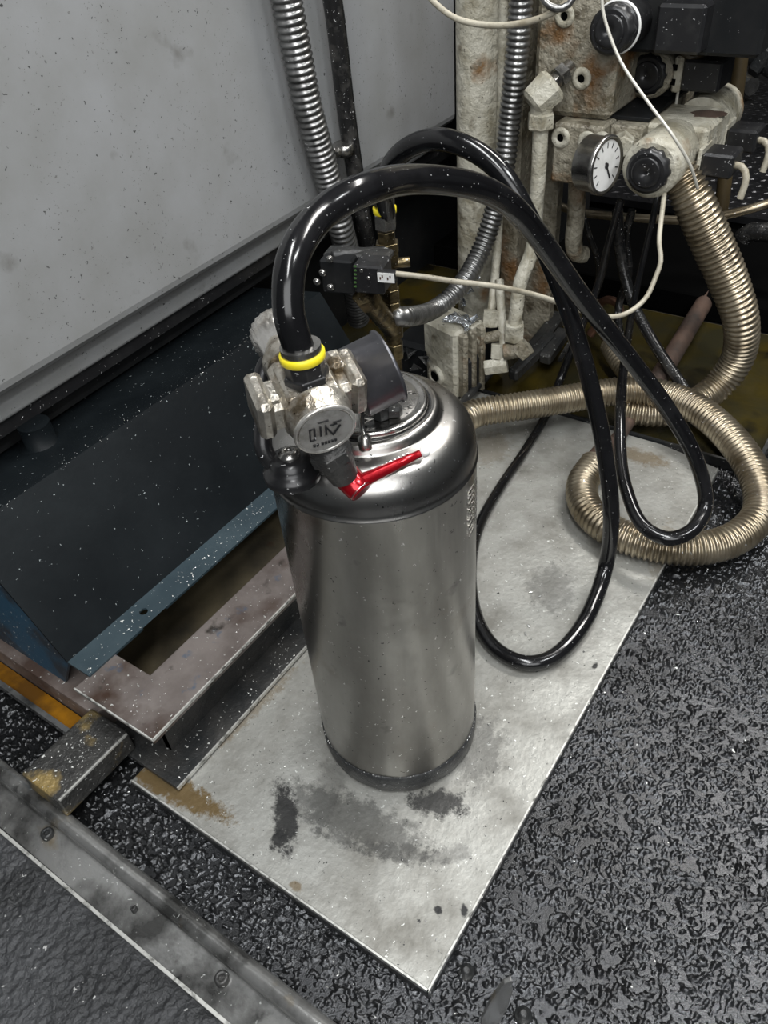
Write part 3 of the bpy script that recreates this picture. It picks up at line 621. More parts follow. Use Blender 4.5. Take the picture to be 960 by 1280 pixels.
o = MB().tube([aty(790, 262, 1.66), aty(783, 300, 1.66), aty(786, 340, 1.66), aty(774, 380, 1.66), aty(776, 420, 1.6), atz(800, 460, .02)], .009, 10).build('oily_cable', M['oilyhose']); tag(o, 'thicker oily black cable hanging in the shadow right below the round black knob', 'cable')

# ================================================================== CORRUGATED METAL HOSES
HP = [atp(322, -330, .035), atp(335, -180, .035), atp(352, -40, .035), atp(360, 10, .035), atp(372, 70, .035), atp(384, 130, .035), atp(400, 190, .035), atp(416, 245, .035), atp(428, 292, .035), atp(440, 340, .01), atp(448, 400, -.03)]
o = MB().rib(HP, .0265, .0108, .16, 24).build('corrugated_hose', M['conduit']); tag(o, 'grey corrugated metal hose running down the grey panel', 'corrugated hose')
HP = [aty(655, -250, 1.44), aty(654, -140, 1.44), aty(652, -30, 1.44), aty(650, 20, 1.44), aty(645, 80, 1.44), aty(637, 150, 1.44), aty(630, 210, 1.43), aty(616, 270, 1.42), aty(598, 320, 1.38), aty(572, 362, 1.30), aty(540, 388, 1.22), atd(507, 396, 1.25), atd(485, 392, 1.27)]
o = MB().rib(HP, .0215, .010, .16, 22, rad=[.0215]*8+[.021, .020, .019, .018, .018]).build('corrugated_hose', M['conduit']); tag(o, 'grey corrugated metal hose beside the cream pipes, curving to the brass column', 'corrugated hose')
HP = [atz(520, 500, .02), atz(548, 520, .05), atz(575, 524, .072), atz(600, 515, .075), atz(650, 508, .075), atz(700, 500, .072), atz(750, 492, .072), atz(800, 488, .075), atz(850, 500, .08), atz(890, 525, .08), atz(925, 562, .07), atz(948, 605, .055), atz(948, 645, .04), atz(915, 675, .03),
      atz(865, 686, .029), atz(810, 680, .029), atz(762, 662, .029), atz(733, 635, .029), atz(728, 605, .03), atz(744, 580, .035)]
o = MB().rib(HP, .0295, .0092, .15, 24).build('corrugated_hose', M['conduit_brass']); tag(o, 'tan corrugated metal hose coiled on the plate right of the tank', 'corrugated hose')
HP = [aty(848, 215, 1.47), aty(866, 250, 1.47), aty(886, 295, 1.48), aty(908, 345, 1.49), aty(926, 400, 1.50), aty(923, 445, 1.52), aty(898, 482, 1.50), atz(860, 508, .035), atz(820, 517, .032), atz(770, 512, .032)]
o = MB().rib(HP, .0375, .0105, .15, 24, rad=[.033, .036, .038, .037, .034, .033, .032, .030, .028, .027]).build('corrugated_hose', M['conduit_brass']); tag(o, 'thick tan corrugated metal hose hanging from the valves at right in a wide bend', 'corrugated hose')
HP = [atz(764, 432, .05), atz(775, 450, .045), atz(792, 472, .035), atz(818, 500, .03)]
o = MB().rib(HP, .026, .0092, .15, 20).build('corrugated_hose', M['conduit_brass']); tag(o, 'short end of tan corrugated hose coming out of the dark between the black hoses', 'corrugated hose')
p = atz(744, 582, .035); q = atz(770, 545, .032)
b = MB().cyl(p, p+(q-p)*0.7, .026, .022, 24, ch=.003)
o = b.build('hose_sleeve', M['oldpipe']); tag(o, 'rusty sleeve closing the end of the coiled hose', 'hose end')
o = MB().cyl(atz(772, 548, .02), atz(800, 505, .02), .014, n=18).build('rusty_pipe', M['oldpipe']); tag(o, 'short rusty pipe piece lying inside the coil behind its sleeve', 'pipe')
o = MB().cyl(atz(812, 492, .03), aty(884, 372, 1.95), .021, n=20).build('rusty_pipe', M['oldpipe']); tag(o, 'rusty brown round pipe lying in the amber oil tray', 'pipe')
HP = [aty(700, 258, 1.75), aty(730, 266, 1.75), aty(790, 272, 1.76), aty(860, 275, 1.78), aty(920, 266, 1.8), aty(990, 245, 1.84)]
o = MB().tube(HP, .0095, 14).build('brass_pipe', M['conduit_brass']); tag(o, 'thin tan metal tube running level across the dark gap below the valves', 'pipe')
o = MB().tube([aty(928, 298, 2.0), aty(935, 292, 2.0), aty(948, 290, 2.0), aty(1000, 296, 2.0)], .022, 16).build('black_elbow', M['oilyhose']); tag(o, 'black pipe elbow in the dark at the right edge below the walkway', 'pipe elbow')
for pts, lb in (([aty(744, 385, 1.72), aty(758, 375, 1.7), aty(772, 380, 1.68), aty(776, 396, 1.66)], 'curved copper tube end above the short ribbed hose end'), ([aty(738, 418, 1.6), aty(748, 406, 1.6), aty(757, 412, 1.58), aty(756, 424, 1.56)], 'small copper tube stub just behind the crossing black hoses')):
    o = MB().tube(pts, .010, 14).build('copper_tube', M['copper']); tag(o, lb, 'copper tube')

# black pipe with clamp, running down the panel
t = thing('black_pipe', 'black pipe with a metal clamp running down the panel beside the corrugated hose', 'pipe', atp(462, 310, .03))
MB().tube([atp(384, -330, .028), atp(396, -180, .028), atp(410, -40, .028), atp(420, 30, .028), atp(433, 140, .028), atp(446, 230, .028), atp(458, 300, .02), atp(470, 380, -.05)], .0178, 18).build('pipe', M['oilyhose'], t)
pcl = atp(430, 185, .028); pdn = (atp(446, 230, .028)-atp(433, 140, .028)).normalized()
cl = MB().lathe(pcl-pdn*0.009, pdn, [(0, .0182), (0, .0205), (0.02, .0205), (0.02, .0182)], 28)
e1 = Vector(u)
for sg in (-1, 1): cl.box(pcl+e1*sg*0.025-nrm*0.004, (0.018, 0.012, 0.018), e1, nrm, EZ, ch=.002); cl.hexa(pcl+e1*sg*0.027+nrm*0.001, pcl+e1*sg*0.027+nrm*0.008, .006)
cl.build('clamp', M['chrome'], t)

# ================================================================== BRASS COLUMN AND SENSOR VALVE
cb = atd(490, 470, 1.25); ct = Vector((cb.x, cb.y, atd(484, 250, 1.25).z))
# keep the column plumb, centred on its sight line at mid height
cm = atd(487, 350, 1.25); CX, CY = cm.x, cm.y
def zc(py):            # height on the column's axis seen at that row
    lo, hi = 0., 1.
    for _ in range(40):
        m_ = (lo+hi)/2; c = CAMR.T@(np.array([CX, CY, m_])-CAMP); y_ = 640-c[1]/-c[2]*FPX
        if y_ > py: lo = m_
        else: hi = m_
    return lo
t = thing('brass_fitting_column', 'upright column of oily brass fittings with a yellow banded hose end behind the tank', 'pipe fittings', (CX, CY, 0.03))
B0 = lambda py: Vector((CX, CY, zc(py)))
b = MB(); b.cyl((CX, CY, 0.006), B0(440), .012, n=20)
b.cyl(B0(455), B0(300), .0125, n=24)
b.build('riser_pipe', M['brass'], t)
for (ya, yb_, r, h) in ((302, 316, .0205, 1), (316, 330, .0175, 0), (288, 302, .0155, 1), (360, 374, .0165, 1), (376, 390, .0165, 1), (404, 420, .0175, 0), (428, 446, .0175, 1)):
    q = MB(); (q.hexa if h else q.cyl)(B0(yb_), B0(ya), r); q.build('brass_nut', M['brass'], t)
q = MB().hexa(B0(286), B0(266), .0185, .002); q.build('crimp_sleeve', M['chrome'], t)
q = MB().cyl(B0(266), B0(258), .019, n=24, ch=.001); q.build('yellow_band', M['yellow'], t)
q = MB().cyl(B0(258), B0(247), .0165, n=24, ch=.002); q.build('hose_cuff', M['oilyhose'], t)
q = MB().cyl(B0(330), B0(330)+ER*0.036, .0085, n=16, ch=.001); q.build('side_plug', M['brass'], t)
# y-strainer leg
s0 = B0(412); s1 = atd(458, 372, 1.19)
q = MB().cyl(s0, s1, .017, .018, 24); q.hexa(s1-(s1-s0)*0.12, s1+(s1-s0)*0.1, .0215); q.build('strainer_leg', M['brass'], t)
# sensor / switch body
t = thing('limit_switch', 'black boxy sensor switch with silver screws mounted on the brass column', 'sensor', atd(440, 355, 1.15))
dy = (EM*1.0)
sc = atd(468, 342, 1.17)
fx = (ER*0.93-EM*0.37).normalized(); fy = Vector((-fx.y, fx.x, 0))   # small turn towards the camera's right
MB().box(atd(466, 343, 1.17), (0.050, 0.045, 0.046), fx, fy, EZ, ch=.003).build('switch_block', M['blackplastic'], t)
MB().box(atd(425, 342, 1.20), (0.055, 0.030, 0.056), fx, fy, EZ, ch=.003).build('side_bracket', M['machine'], t)
MB().box(atd(448, 318, 1.22), (0.110, 0.035, 0.012), fx, fy, EZ, ch=.003).build('top_bracket', M['darksteel'], t)
b = MB().cyl(atd(415, 320, 1.21), atd(485, 314, 1.235), .009, n=16, ch=.002); b.build('bracket_arm', M['darksteel'], t)
for px, py in ((413, 323), (404, 340), (397, 351), (414, 358)):
    q0 = atd(px, py, 1.185); MB().cyl(q0, q0-fy*0.006, .006, n=14, ch=.0015).lathe(q0-fy*0.006, -fy, [(0, .0035), (0.001, .0025)], 6, False).build('screw', M['chrome'], t)
for px, py in ((452, 338), (461, 347)):
    q0 = atd(px, py, 1.146); MB().cyl(q0, q0-fy*0.003, .0032, n=12, ch=.0008).build('screw', M['chrome'], t)
q0 = atd(484, 345, 1.135)
MB().box(q0, (0.030, 0.012, 0.018), fx, fy, EZ, ch=.001).build('connector', M['blackplastic'], t)
cn = MB()
cn.box(q0-fy*0.0065, (0.027, 0.001, 0.015), fx, fy, EZ); lbo = cn.build('connector_label', M['white'], t)
cn = MB()
for i, x in enumerate((-.009, -.0055, .003, .007)): cn.box(q0-fy*0.0072+fx*x+EZ*(0.002 if i % 2 else -0.001), (0.0022, 0.0006, 0.004), fx, fy, EZ)
cn.build('label_print', M['copper'], lbo)
# green moulded print on the block side (a short worn vertical line of marks)
cn = MB(); q1 = atd(443, 342, 1.14)
M['greenprint'] = mat('green_print', (0.05, 0.12, 0.03), 0.5)
for i in range(6): cn.box(atd(444, 333+i*5, 1.148), (0.004, 0.001, 0.0028), fx, fy, EZ)
cn.build('side_print', M['greenprint'], t)
CB = [atd(495, 342, 1.13), atd(530, 346, 1.12), atd(570, 352, 1.11), atd(620, 358, 1.11), atd(670, 369, 1.13), atd(715, 384, 1.16), atd(750, 395, 1.18), atd(780, 393, 1.2), atd(806, 374, 1.22), atd(820, 345, 1.24), atd(826, 325, 1.25), atd(824, 300, 1.27), atd(828, 262, 1.32), aty(832, 232, 1.43)]
o = MB().tube(CB, .0042, 10).build('sensor_cable', M['cable']); tag(o, 'beige sensor cable sagging from the black switch to the valves at right', 'cable')

# ================================================================== CREAM PIPES AND FOOT BLOCK
PY = 1.50
pc_ = aty(597, 150, PY)
o = MB().cyl((pc_.x, PY, FL+.02), (pc_.x, PY, 1.1), .0425, n=40).build('cream_pipe', M['cream']); tag(o, 'thick upright cream painted pipe at the end of the grey panel', 'pipe')
q = aty(628, 100, 1.47)
o = MB().tube([(q.x, 1.47, 1.1), (q.x, 1.47, .7), (q.x, 1.47, .4), aty(620, 330, 1.44), aty(613, 400, 1.38)], .0095, 14).build('cream_pipe', M['cream']); tag(o, 'thin cream painted pipe between the thick pipe and the corrugated hose', 'pipe')
p = aty(652, 120, 1.56)
o = MB().bb(p.x-.028, p.x+.012, 1.54, 1.60, FL, 1.0, ch=.004).build('machine_post', M['creamdirty']); tag(o, 'dirty cream machine post standing behind the corrugated hose and the pipes', 'post')
o = MB().bb(p.x-0.01, p.x+.075, 1.60, 1.63, FL, .55, ch=.003).build('backing_plate', M['creamdirty']); tag(o, 'dirty cream plate in the shadow below the manifold', 'plate')
# elbow fitting and its pipe
t = thing('elbow_pipe', 'cream painted pipe with a large elbow nut on the manifold face', 'pipe', aty(690, 380, 1.42))
e0 = aty(677, 118, 1.43); e1_ = aty(710, 82, 1.50)
q = aty(676, 150, 1.43)
MB().hexa((q.x, 1.43, aty(677, 161, 1.43).z), (q.x, 1.43, aty(677, 140, 1.43).z), .0255, .003).build('lower_nut', M['cream'], t)
b = MB().lathe(aty(664, 132, 1.42), aty(694, 103, 1.45)-aty(664, 132, 1.42), [(0, .022), (.006, .030), (.045, .033), (.052, .028)], 8, False); b.cyl((q.x, 1.43, aty(677, 142, 1.43).z), aty(678, 118, 1.43), .02); b.build('elbow_body', M['cream'], t)
b = MB().cyl(aty(690, 106, 1.45), aty(712, 84, 1.50), .014, n=18); b.hexa(aty(697, 98, 1.465), aty(706, 90, 1.48), .019); b.build('inlet_union', M['chrome'], t)
MB().tube([(q.x, 1.43, aty(677, 150, 1.43).z), aty(674, 200, 1.43), aty(670, 260, 1.43), aty(666, 310, 1.41), aty(650, 355, 1.37), aty(643, 410, 1.35)], .0145, 16).build('pipe', M['cream'], t)
o = MB().tube([aty(722, 225, 1.54), aty(720, 270, 1.54), aty(717, 300, 1.54), aty(720, 316, 1.55), aty(730, 318, 1.57)], .018, 18).build('cream_pipe', M['creamdirty']); tag(o, 'short hooked cream pipe hanging below the manifold', 'pipe')
# foot block
t = thing('foot_valve_block', 'cream painted cast block with a bored hole at the foot of the pipes', 'valve block', (-0.75, 1.25, 0))
f0 = atz(530, 462, .04); f1 = atz(569, 488, .03); f2 = atz(612, 470, .03)
ex = (f1-f0); ex.z = 0; wl = ex.length; ex.normalize(); ey = Vector((-ex.y, ex.x, 0))
ztop = 0.165
base = f0.copy(); base.z = 0.002
MB().box(base+ex*wl/2+ey*0.045+EZ*(ztop/2), (wl, 0.09, ztop), ex, ey, EZ, ch=.006).build('block', M['cream'], t, bevel=.001)
b = MB(); bc = base+ex*wl
for k in range(3): b.box(bc+ey*(0.018+0.026*k)+ex*0.008+EZ*(ztop/2), (0.022, 0.014, ztop*0.96), ex, ey, EZ, ch=.004)
b.build('ribs', M['creamdirty'], t)
h0 = base+ex*wl*0.42+EZ*0.042
bo = MB().lathe(h0+ey*0.001, -ey, [(0, .024), (.008, .022), (.010, .019), (.010, .013), (-0.01, .012)], 32).build('boss', M['cream'], t)
MB().cyl(h0-ey*0.006, h0-ey*0.0065, .0128, n=24).build('bore', M['void'], bo)
fo = []
b = MB()
for i in range(9):
    q = base+ex*wl*(0.5+0.06*i)+ey*(0.03+0.011*(i % 4))+EZ*(ztop+0.004)
    b.add([q+Vector((random.uniform(-.016, .016), random.uniform(-.016, .016), random.uniform(-.004, .014))) for _ in range(8)], [(0, 1, 2), (2, 3, 4), (4, 5, 6), (6, 7, 0), (1, 3, 5), (0, 4, 6)])
for i in range(8):
    q = aty(588+random.uniform(-6, 8), 340+random.uniform(-20, 40), 1.45)
    b.add([q+Vector((random.uniform(-.014, .014), random.uniform(-.01, .01), random.uniform(-.02, .02))) for _ in range(6)], [(0, 1, 2), (2, 3, 4), (4, 5, 0), (1, 3, 5)])
o = b.build('aluminium_swarf', M['foil']); o['kind'] = 'stuff'; tag(o, 'shiny silver shavings caked on top of the cream foot block', 'metal shavings')
# pipe nuts and tee at the foot
def nutset(name, label, spec):
    t = thing(name, label, 'pipe fitting', spec[0][1])
    for kind, a, c, r, m_ in spec:
        q = MB(); (q.hexa if kind == 'nut' else q.cyl)(a, c, r); q.build({'nut': 'nut', 'tube': 'tube', 'body': 'body'}[kind], M[m_], t)
nutset('tee_fitting', 'cream painted tee fitting with nuts right beside the foot block', [
    ('nut', aty(612, 408, 1.36), aty(614, 388, 1.37), .018, 'cream'), ('tube', aty(630, 438, 1.34), aty(624, 350, 1.42), .0095, 'cream'),
    ('nut', aty(622, 448, 1.33), aty(623, 430, 1.34), .017, 'cream'), ('body', aty(598, 425, 1.34), aty(628, 418, 1.36), .012, 'creamdirty'),
    ('nut', aty(606, 460, 1.31), aty(634, 456, 1.33), .018, 'cream')])
nutset('union_fitting', 'dirty cream union nuts at the foot of the elbow pipe', [
    ('nut', aty(642, 424, 1.35), aty(643, 404, 1.35), .022, 'cream'), ('body', aty(630, 440, 1.33), aty(658, 436, 1.35), .017, 'creamdirty'),
    ('nut', aty(648, 442, 1.34), aty(660, 432, 1.35), .021, 'creamdirty')])
b = MB()
for (a, c, w_) in (((655, 452), (700, 395), .035), ((640, 470), (690, 420), .025), ((680, 450), (705, 415), .03)):
    p0 = atz(*a, .03); p1 = atz(*c, .05); dd = (p1-p0); L_ = dd.length; dd.normalize(); sd = dd.cross(EZ).normalized()
    b.box((p0+p1)/2, (L_, w_, .03), dd, sd, dd.cross(sd), ch=.005)
o = b.build('oily_bracket', M['darksteel']); tag(o, 'oily black bracket right of the foot fittings', 'bracket')
o = MB().cyl(atz(572, 508, .02), atz(612, 468, .02), .008, n=14).build('steel_rod', M['darksteel']); tag(o, 'thin dark rod at the base of the foot block behind the tank', 'rod')
b = MB()
for i in range(16):
    q = atz(508+random.uniform(-12, 26), 440+random.uniform(-14, 22), .08)
    b.add([q+Vector((random.uniform(-.02, .02), random.uniform(-.02, .02), random.uniform(-.01, .012))) for _ in range(6)], [(0, 1, 2), (2, 3, 4), (4, 5, 0), (1, 3, 5)])
o = b.build('oily_swarf', M['darksteel']); o['kind'] = 'stuff'; tag(o, 'dark oily shavings heaped between the brass column and the foot block', 'metal shavings')
o = MB().bb(-0.93, -0.72, 1.30, 1.46, 0.001, 0.10, ch=.01).build('base_casting', M['machine']); tag(o, 'black machine base casting under the shavings left of the foot block', 'machine base')

# ================================================================== VALVE MANIFOLD (upper right)
t = thing('valve_manifold', 'rust streaked cream painted steel manifold block with socket screws', 'valve manifold', (-0.62, 1.5, 0.42))
xa = aty(668, 60, 1.50).x; xb = aty(765, 120, 1.50).x; zl = aty(715, 148, 1.50).z
MB().bb(xa, xb, 1.50, 1.86, zl, 0.98, ch=.01).build('upper_block', M['creamdirty'], t, bevel=.001)
x2 = aty(690, 185, 1.47).x; x3 = aty(752, 185, 1.47).x
MB().bb(x2, x3, 1.47, 1.75, aty(715, 231, 1.47).z, zl-.001, ch=.004).build('lower_block', M['creamdirty'], t, bevel=.001)
x4 = aty(800, 170, 1.49).x
MB().bb(x3+.001, x4, 1.50, 1.80, aty(770, 215, 1.49).z, zl-.004, ch=.003).build('side_block', M['creamdirty'], t)
MB().bb(x3-.02, x4+.0, 1.53, 1.90, zl-.003, zl+.004, ch=.001).build('oily_cover', M['machine'], t)
M['cream'] = M['cream']
for px, py, Y in ((701, 172, 1.47), (734, 177, 1.47), (727, 98, 1.50), (706, 20, 1.50), (752, 178, 1.47)):
    q = aty(px, py, Y)
    s_ = MB().lathe(q+Vector((0, .002, 0)), (0, -1, 0), [(0, .0185), (.004, .0185), (.007, .016), (.007, .0075), (.002, .007)], 28)
    so = s_.build('socket_screw', M['cream'], t)
    MB().lathe(q+Vector((0, -.0005, 0)), (0, -1, 0), [(0, .0074), (.001, .0074)], 6, False).build('hex_socket', M['void'], so)
q = aty(780, 182, 1.48); b = MB().hexa(q+Vector((-.01, .03, .0)), q+Vector((.002, -.012, .0)), .02, .003); b.build('port_plug', M['cream'], t)

# silver gauge on the manifold
gx = aty(756, 207, 1.40); ga = Vector((0.975, -0.21, 0.04)).normalized()
t = thing('manifold_gauge', 'small round silver pressure gauge with white dial in front of the manifold', 'pressure gauge', gx-ga*.035)
g0 = gx-ga*.040
MB().lathe(g0, ga, [(0, .030), (0, .044), (.003, .047), (.036, .047), (.037, .0505), (.044, .0505), (.046, .048), (.046, .044), (.042, .043), (.042, 0)], 56).build('case', M['chrome'], t)
MB().cyl(g0+ga*.0415, g0+ga*.0432, .0425, n=48).build('dial', M['white'], t)
b = MB(); gu = (EZ-ga*ga.z).normalized(); gr = gu.cross(ga).normalized()
gr = -gr if gr.dot(Vector((1, 1, 0))) < 0 else gr
for k in range(11):
    a = math.radians(225-27*k); dv = gr*math.cos(a)+gu*math.sin(a)
    b.box(g0+ga*.0434+dv*.034, (.009, .002, .0006), dv, dv.cross(ga), ga)
a = math.radians(-62); dv = gr*math.cos(a)+gu*math.sin(a)
b.build('scale_marks', M['blackplastic'], t)
MB().box(g0+ga*.0438+dv*.010, (.034, .0035, .0008), dv, dv.cross(ga), ga).cyl(g0+ga*.0434, g0+ga*.0448, .005, n=16).build('needle', M['blackplastic'], t)
pv = aty(738, 218, 1.385); MB().cyl(pv+Vector((0, .008, 0)), pv+Vector((-.002, -.006, 0)), .013, n=20, ch=.003).build('vent_plug', M['rubber'], t)
MB().cyl(g0+ga*.005, (g0.x-.01, 1.49, g0.z+.0), .012, n=16).build('stem', M['brass'], t)

# solenoid valves: cream barrels with black knurled caps
def barrel(name, label, p0, p1, r, capr, caplen, group=None, mc='cream'):
    p0 = Vector(p0); p1 = Vector(p1); a = (p1-p0).normalized(); L_ = (p1-p0).length
    t = thing(name, label, 'solenoid valve', p0, group)
    MB().lathe(p0, a, [(0, r*.86), (.004, r*.97), (.006, r), (L_*.55, r), (L_*.55+.002, r*.985), (L_-.006, r*.985), (L_, r*.86)], 44).build('coil_barrel', M[mc], t)
    c = MB().lathe(p0+a*.002, -a, [(0, capr*1.0), (.004, capr*1.02), (caplen, capr), (caplen+.003, capr*.86)], 60, fn=lambda q, h: 1+.05*math.cos(12*q) if h < caplen-.001 else 1).build('knob', M['blackplastic'], t)
    MB().lathe(p0-a*(caplen+.0005), -a, [(0, capr*.70), (.003, capr*.70), (.004, capr*.62), (.004, .004), (.001, .003)], 36).build('knob_button', M['rubber'], c)
    return t, a
X1 = aty(806, 218, 1.40).x
p0 = aty(812, 212, 1.40); 
t1, a1 = barrel('solenoid_valve', 'large cream solenoid valve barrel with a black knurled knob, right of the dial gauge', p0, p0+Vector((0.0, .13, 0.0)), .050, .036, .016)
# square housing with rust damage and the rear barrel
bx = MB().bb(p0.x-.055, p0.x+.058, p0.y+.115, p0.y+.255, p0.z-.05, p0.z+.040, ch=.006).build('housing', M['cream'], t1, bevel=.001)
b = MB()
hc2 = Vector((p0.x+.03, p0.y+.20, p0.z+.0405))
random.seed(5)
pl = [hc2+Vector((math.cos(a)*(.018+.012*random.random())*1.3, math.sin(a)*(.018+.012*random.random()), 0)) for a in [i*2*math.pi/14 for i in range(14)]]
b.ext(pl, (0, 0, .0006)); b.build('rust_patch', M['oldpipe'], bx)
rb = MB().lathe((p0.x+.006, p0.y+.25, p0.z+.006), (0, 1, 0), [(0, .049), (.115, .049), (.128, .045), (.136, .036), (.138, 0)], 44).build('rear_barrel', M['cream'], t1)
for k, (yy, lab) in enumerate(((p0.y+.12, 'a'), (p0.y+.27, 'b'))):
    pb_ = Vector((p0.x+.088, yy, p0.z-.012))
    q = MB().box(pb_, (.055, .062, .040), ch=.004).build('plug_connector', M['blackplastic'], t1, bevel=.0006)
    MB().bb(pb_.x-.035, pb_.x-.028, pb_.y-.03, pb_.y+.03, pb_.z-.026, pb_.z+.026, ch=.002).build('connector_gasket', M['cream'], q)
    MB().tube([pb_+Vector((.027, -.01, 0)), pb_+Vector((.043, -.015, -.002)), pb_+Vector((.052, -.02, -.02)), pb_+Vector((.050, -.025, -.05))], .006, 10).build('lead', M['cable'], q)
p0b = aty(810, 93, 1.62)
t2, a2 = barrel('solenoid_valve', 'smaller cream solenoid valve with a dark slotted knob and black plug, higher on the manifold', p0b, p0b+Vector((0.0, .085, 0.0)), .044, .034, .006, mc='creamdirty')
pb_ = Vector((p0b.x+.095, p0b.y+.05, p0b.z+.000))
q = MB().box(pb_, (.070, .085, .052), ch=.004).build('plug_connector', M['blackplastic'], t2, bevel=.0006)
MB().bb(pb_.x-.052, pb_.x-.036, pb_.y-.04, pb_.y+.03, pb_.z-.03, pb_.z+.03, ch=.003).build('connector_gasket', M['cream'], q)
for i in (-1, 1): MB().bb(pb_.x-.055, pb_.x-.045, pb_.y-.043, pb_.y-.038, pb_.z+.012*i-.005, pb_.z+.012*i+.005).build('gasket_slot', M['void'], q)
rb = MB().lathe((p0b.x, p0b.y+.085, p0b.z), (0, 1, 0), [(0, .043), (.10, .043), (.18, .036)], 36).build('rear_barrel', M['creamdirty'], t2)
MB().bb(p0b.x-.05, p0b.x+.03, p0b.y+.06, p0b.y+.30, p0b.z-.12, p0b.z-.02, ch=.004).build('valve_base', M['machine'], t2)
p0c = aty(768, 36, 1.455)
t3, a3 = barrel('solenoid_valve', 'black solenoid knob with a pale rim beside the top of the manifold', p0c, p0c+Vector((0, .08, 0)), .038, .036, .020, mc='blackplastic')
MB().ring(p0c+Vector((0, .012, 0)), (0, 1, 0), .038, .003, 44).build('pale_rim', M['white'], t3)
pb_ = Vector((p0c.x+.095, p0c.y+.08, p0c.z-.005)); MB().box(pb_, (.080, .085, .072), ch=.005).build('plug_connector', M['blackplastic'], t3, bevel=.0006)
MB().bb(p0c.x-.03, p0c.x+.22, p0c.y+.08, p0c.y+.32, p0c.z-.05, p0c.z+.16, ch=.006).build('valve_base', M['machine'], t3)
# third valve body between: brown barrel
b = aty(820, 55, 1.75)
o = MB().lathe(b, (0.3, 1, 0), [(0, .03), (.004, .04), (.12, .042), (.16, .03)], 30).build('round_valve', M['oldpipe']); tag(o, 'dirty brown round valve body in the dark between the two upper solenoids', 'valve')
# cable loop, tan tube
o = MB().tube([aty(868, -20, 1.66), aty(860, 15, 1.66), aty(850, 45, 1.65), aty(852, 62, 1.64), aty(865, 72, 1.64), aty(878, 66, 1.65)], .008, 12).build('tan_tube', M['browncable']); tag(o, 'tan bent tube hooking down above the upper black plug', 'tube')
o = MB().tube([aty(858, 20, 1.7), aty(852, 40, 1.69), aty(862, 58, 1.69), aty(880, 62, 1.7)], .007, 12).build('tan_tube', M['conduit_brass']); tag(o, 'second tan tube nested just inside the first hook', 'tube')
# strut at upper right
p0, p1 = aty(895, 20, 1.85), aty(872, 100, 1.85)
t = thing('support_strut', 'greenish cream sloping strut with a black edge above the walkway', 'strut', p1)
b = MB().tube([aty(905, -30, 1.85), aty(893, 20, 1.85), aty(884, 70, 1.86), aty(872, 98, 1.88), aty(860, 104, 1.9)], .024, 16); b.build('strut_bar', M['creamdirty'], t)
p0, p1 = aty(906, 8, 1.82), aty(880, 80, 1.82)
MB().tube([p0, (p0+p1)/2, p1], .010, 10).build('black_edge', M['machine'], t)
q0 = aty(905, 30, 1.80); MB().cyl(q0, q0+Vector((0, -.015, 0)), .010, n=14, ch=.002).build('bolt', M['rubber'], t)
o = MB().bb(aty(880, 8, 1.9).x, aty(925, 8, 1.9).x, 1.88, 2.0, aty(900, 12, 1.9).z, aty(900, 12, 1.9).z+.15, ch=.005).build('mounting_bracket', M['machine']); tag(o, 'black bracket cut by the top edge above the sloping strut', 'bracket')
# brown vertical tube
o = MB().tube([aty(936, -30, 2.0), aty(930, 30, 2.0), aty(922, 100, 2.0), aty(910, 190, 2.0), aty(903, 250, 2.0), aty(900, 275, 2.02)], .0165, 16).build('brown_tube', M['browncable']); tag(o, 'brown upright tube in front of the tread plate walkway', 'tube')
# cream side plate and chrome fittings on the walkway
p0 = atz(893, 82, .08); p1 = atz(990, -30, .08); dd = (p1-p0).normalized(); nn2 = Vector((-dd.y, dd.x, 0))
t = thing('cream_machine_side', 'cream painted machine side with a rusty lower edge at the top right corner', 'machine side', p0)
L_ = (p1-p0).length
b = MB().box(p0+dd*L_/2+nn2*.05+EZ*.35, (L_, .1, .66), dd, nn2, EZ, ch=.006); b.build('side_panel', M['creamdirty'], t)
b = MB().box(p0+dd*L_/2-nn2*.002+EZ*.012, (L_, .02, .02), dd, nn2, EZ, ch=.003); b.build('rusty_edge', M['oldpipe'], t)
p0, p1 = atz(898, 96, .14), atz(925, 104, .14)
t = thing('pipe_union', 'shiny steel pipe union with a large hex nut in front of the tread plate', 'pipe fitting', p0)
MB().cyl(atz(880, 88, .14), atz(940, 108, .14), .032, n=20).build('tube', M['chrome'], t)
MB().hexa(atz(889, 90, .14), atz(902, 95, .14), .062, .006).build('nut', M['chrome'], t)
MB().hexa(atz(917, 101, .14), atz(926, 104, .14), .048, .005).build('nut', M['chrome'], t)
p0, p1 = aty(940, 60, 2.9), aty(990, 95, 2.9)
o = MB().cyl(p0, p1, .04, n=18, ch=.006).hexa(p0+(p1-p0)*.2, p0+(p1-p0)*.45, .06, .006).build('dark_coupling', M['darksteel']); tag(o, 'dark pipe coupling on the walkway at the right edge', 'pipe coupling')

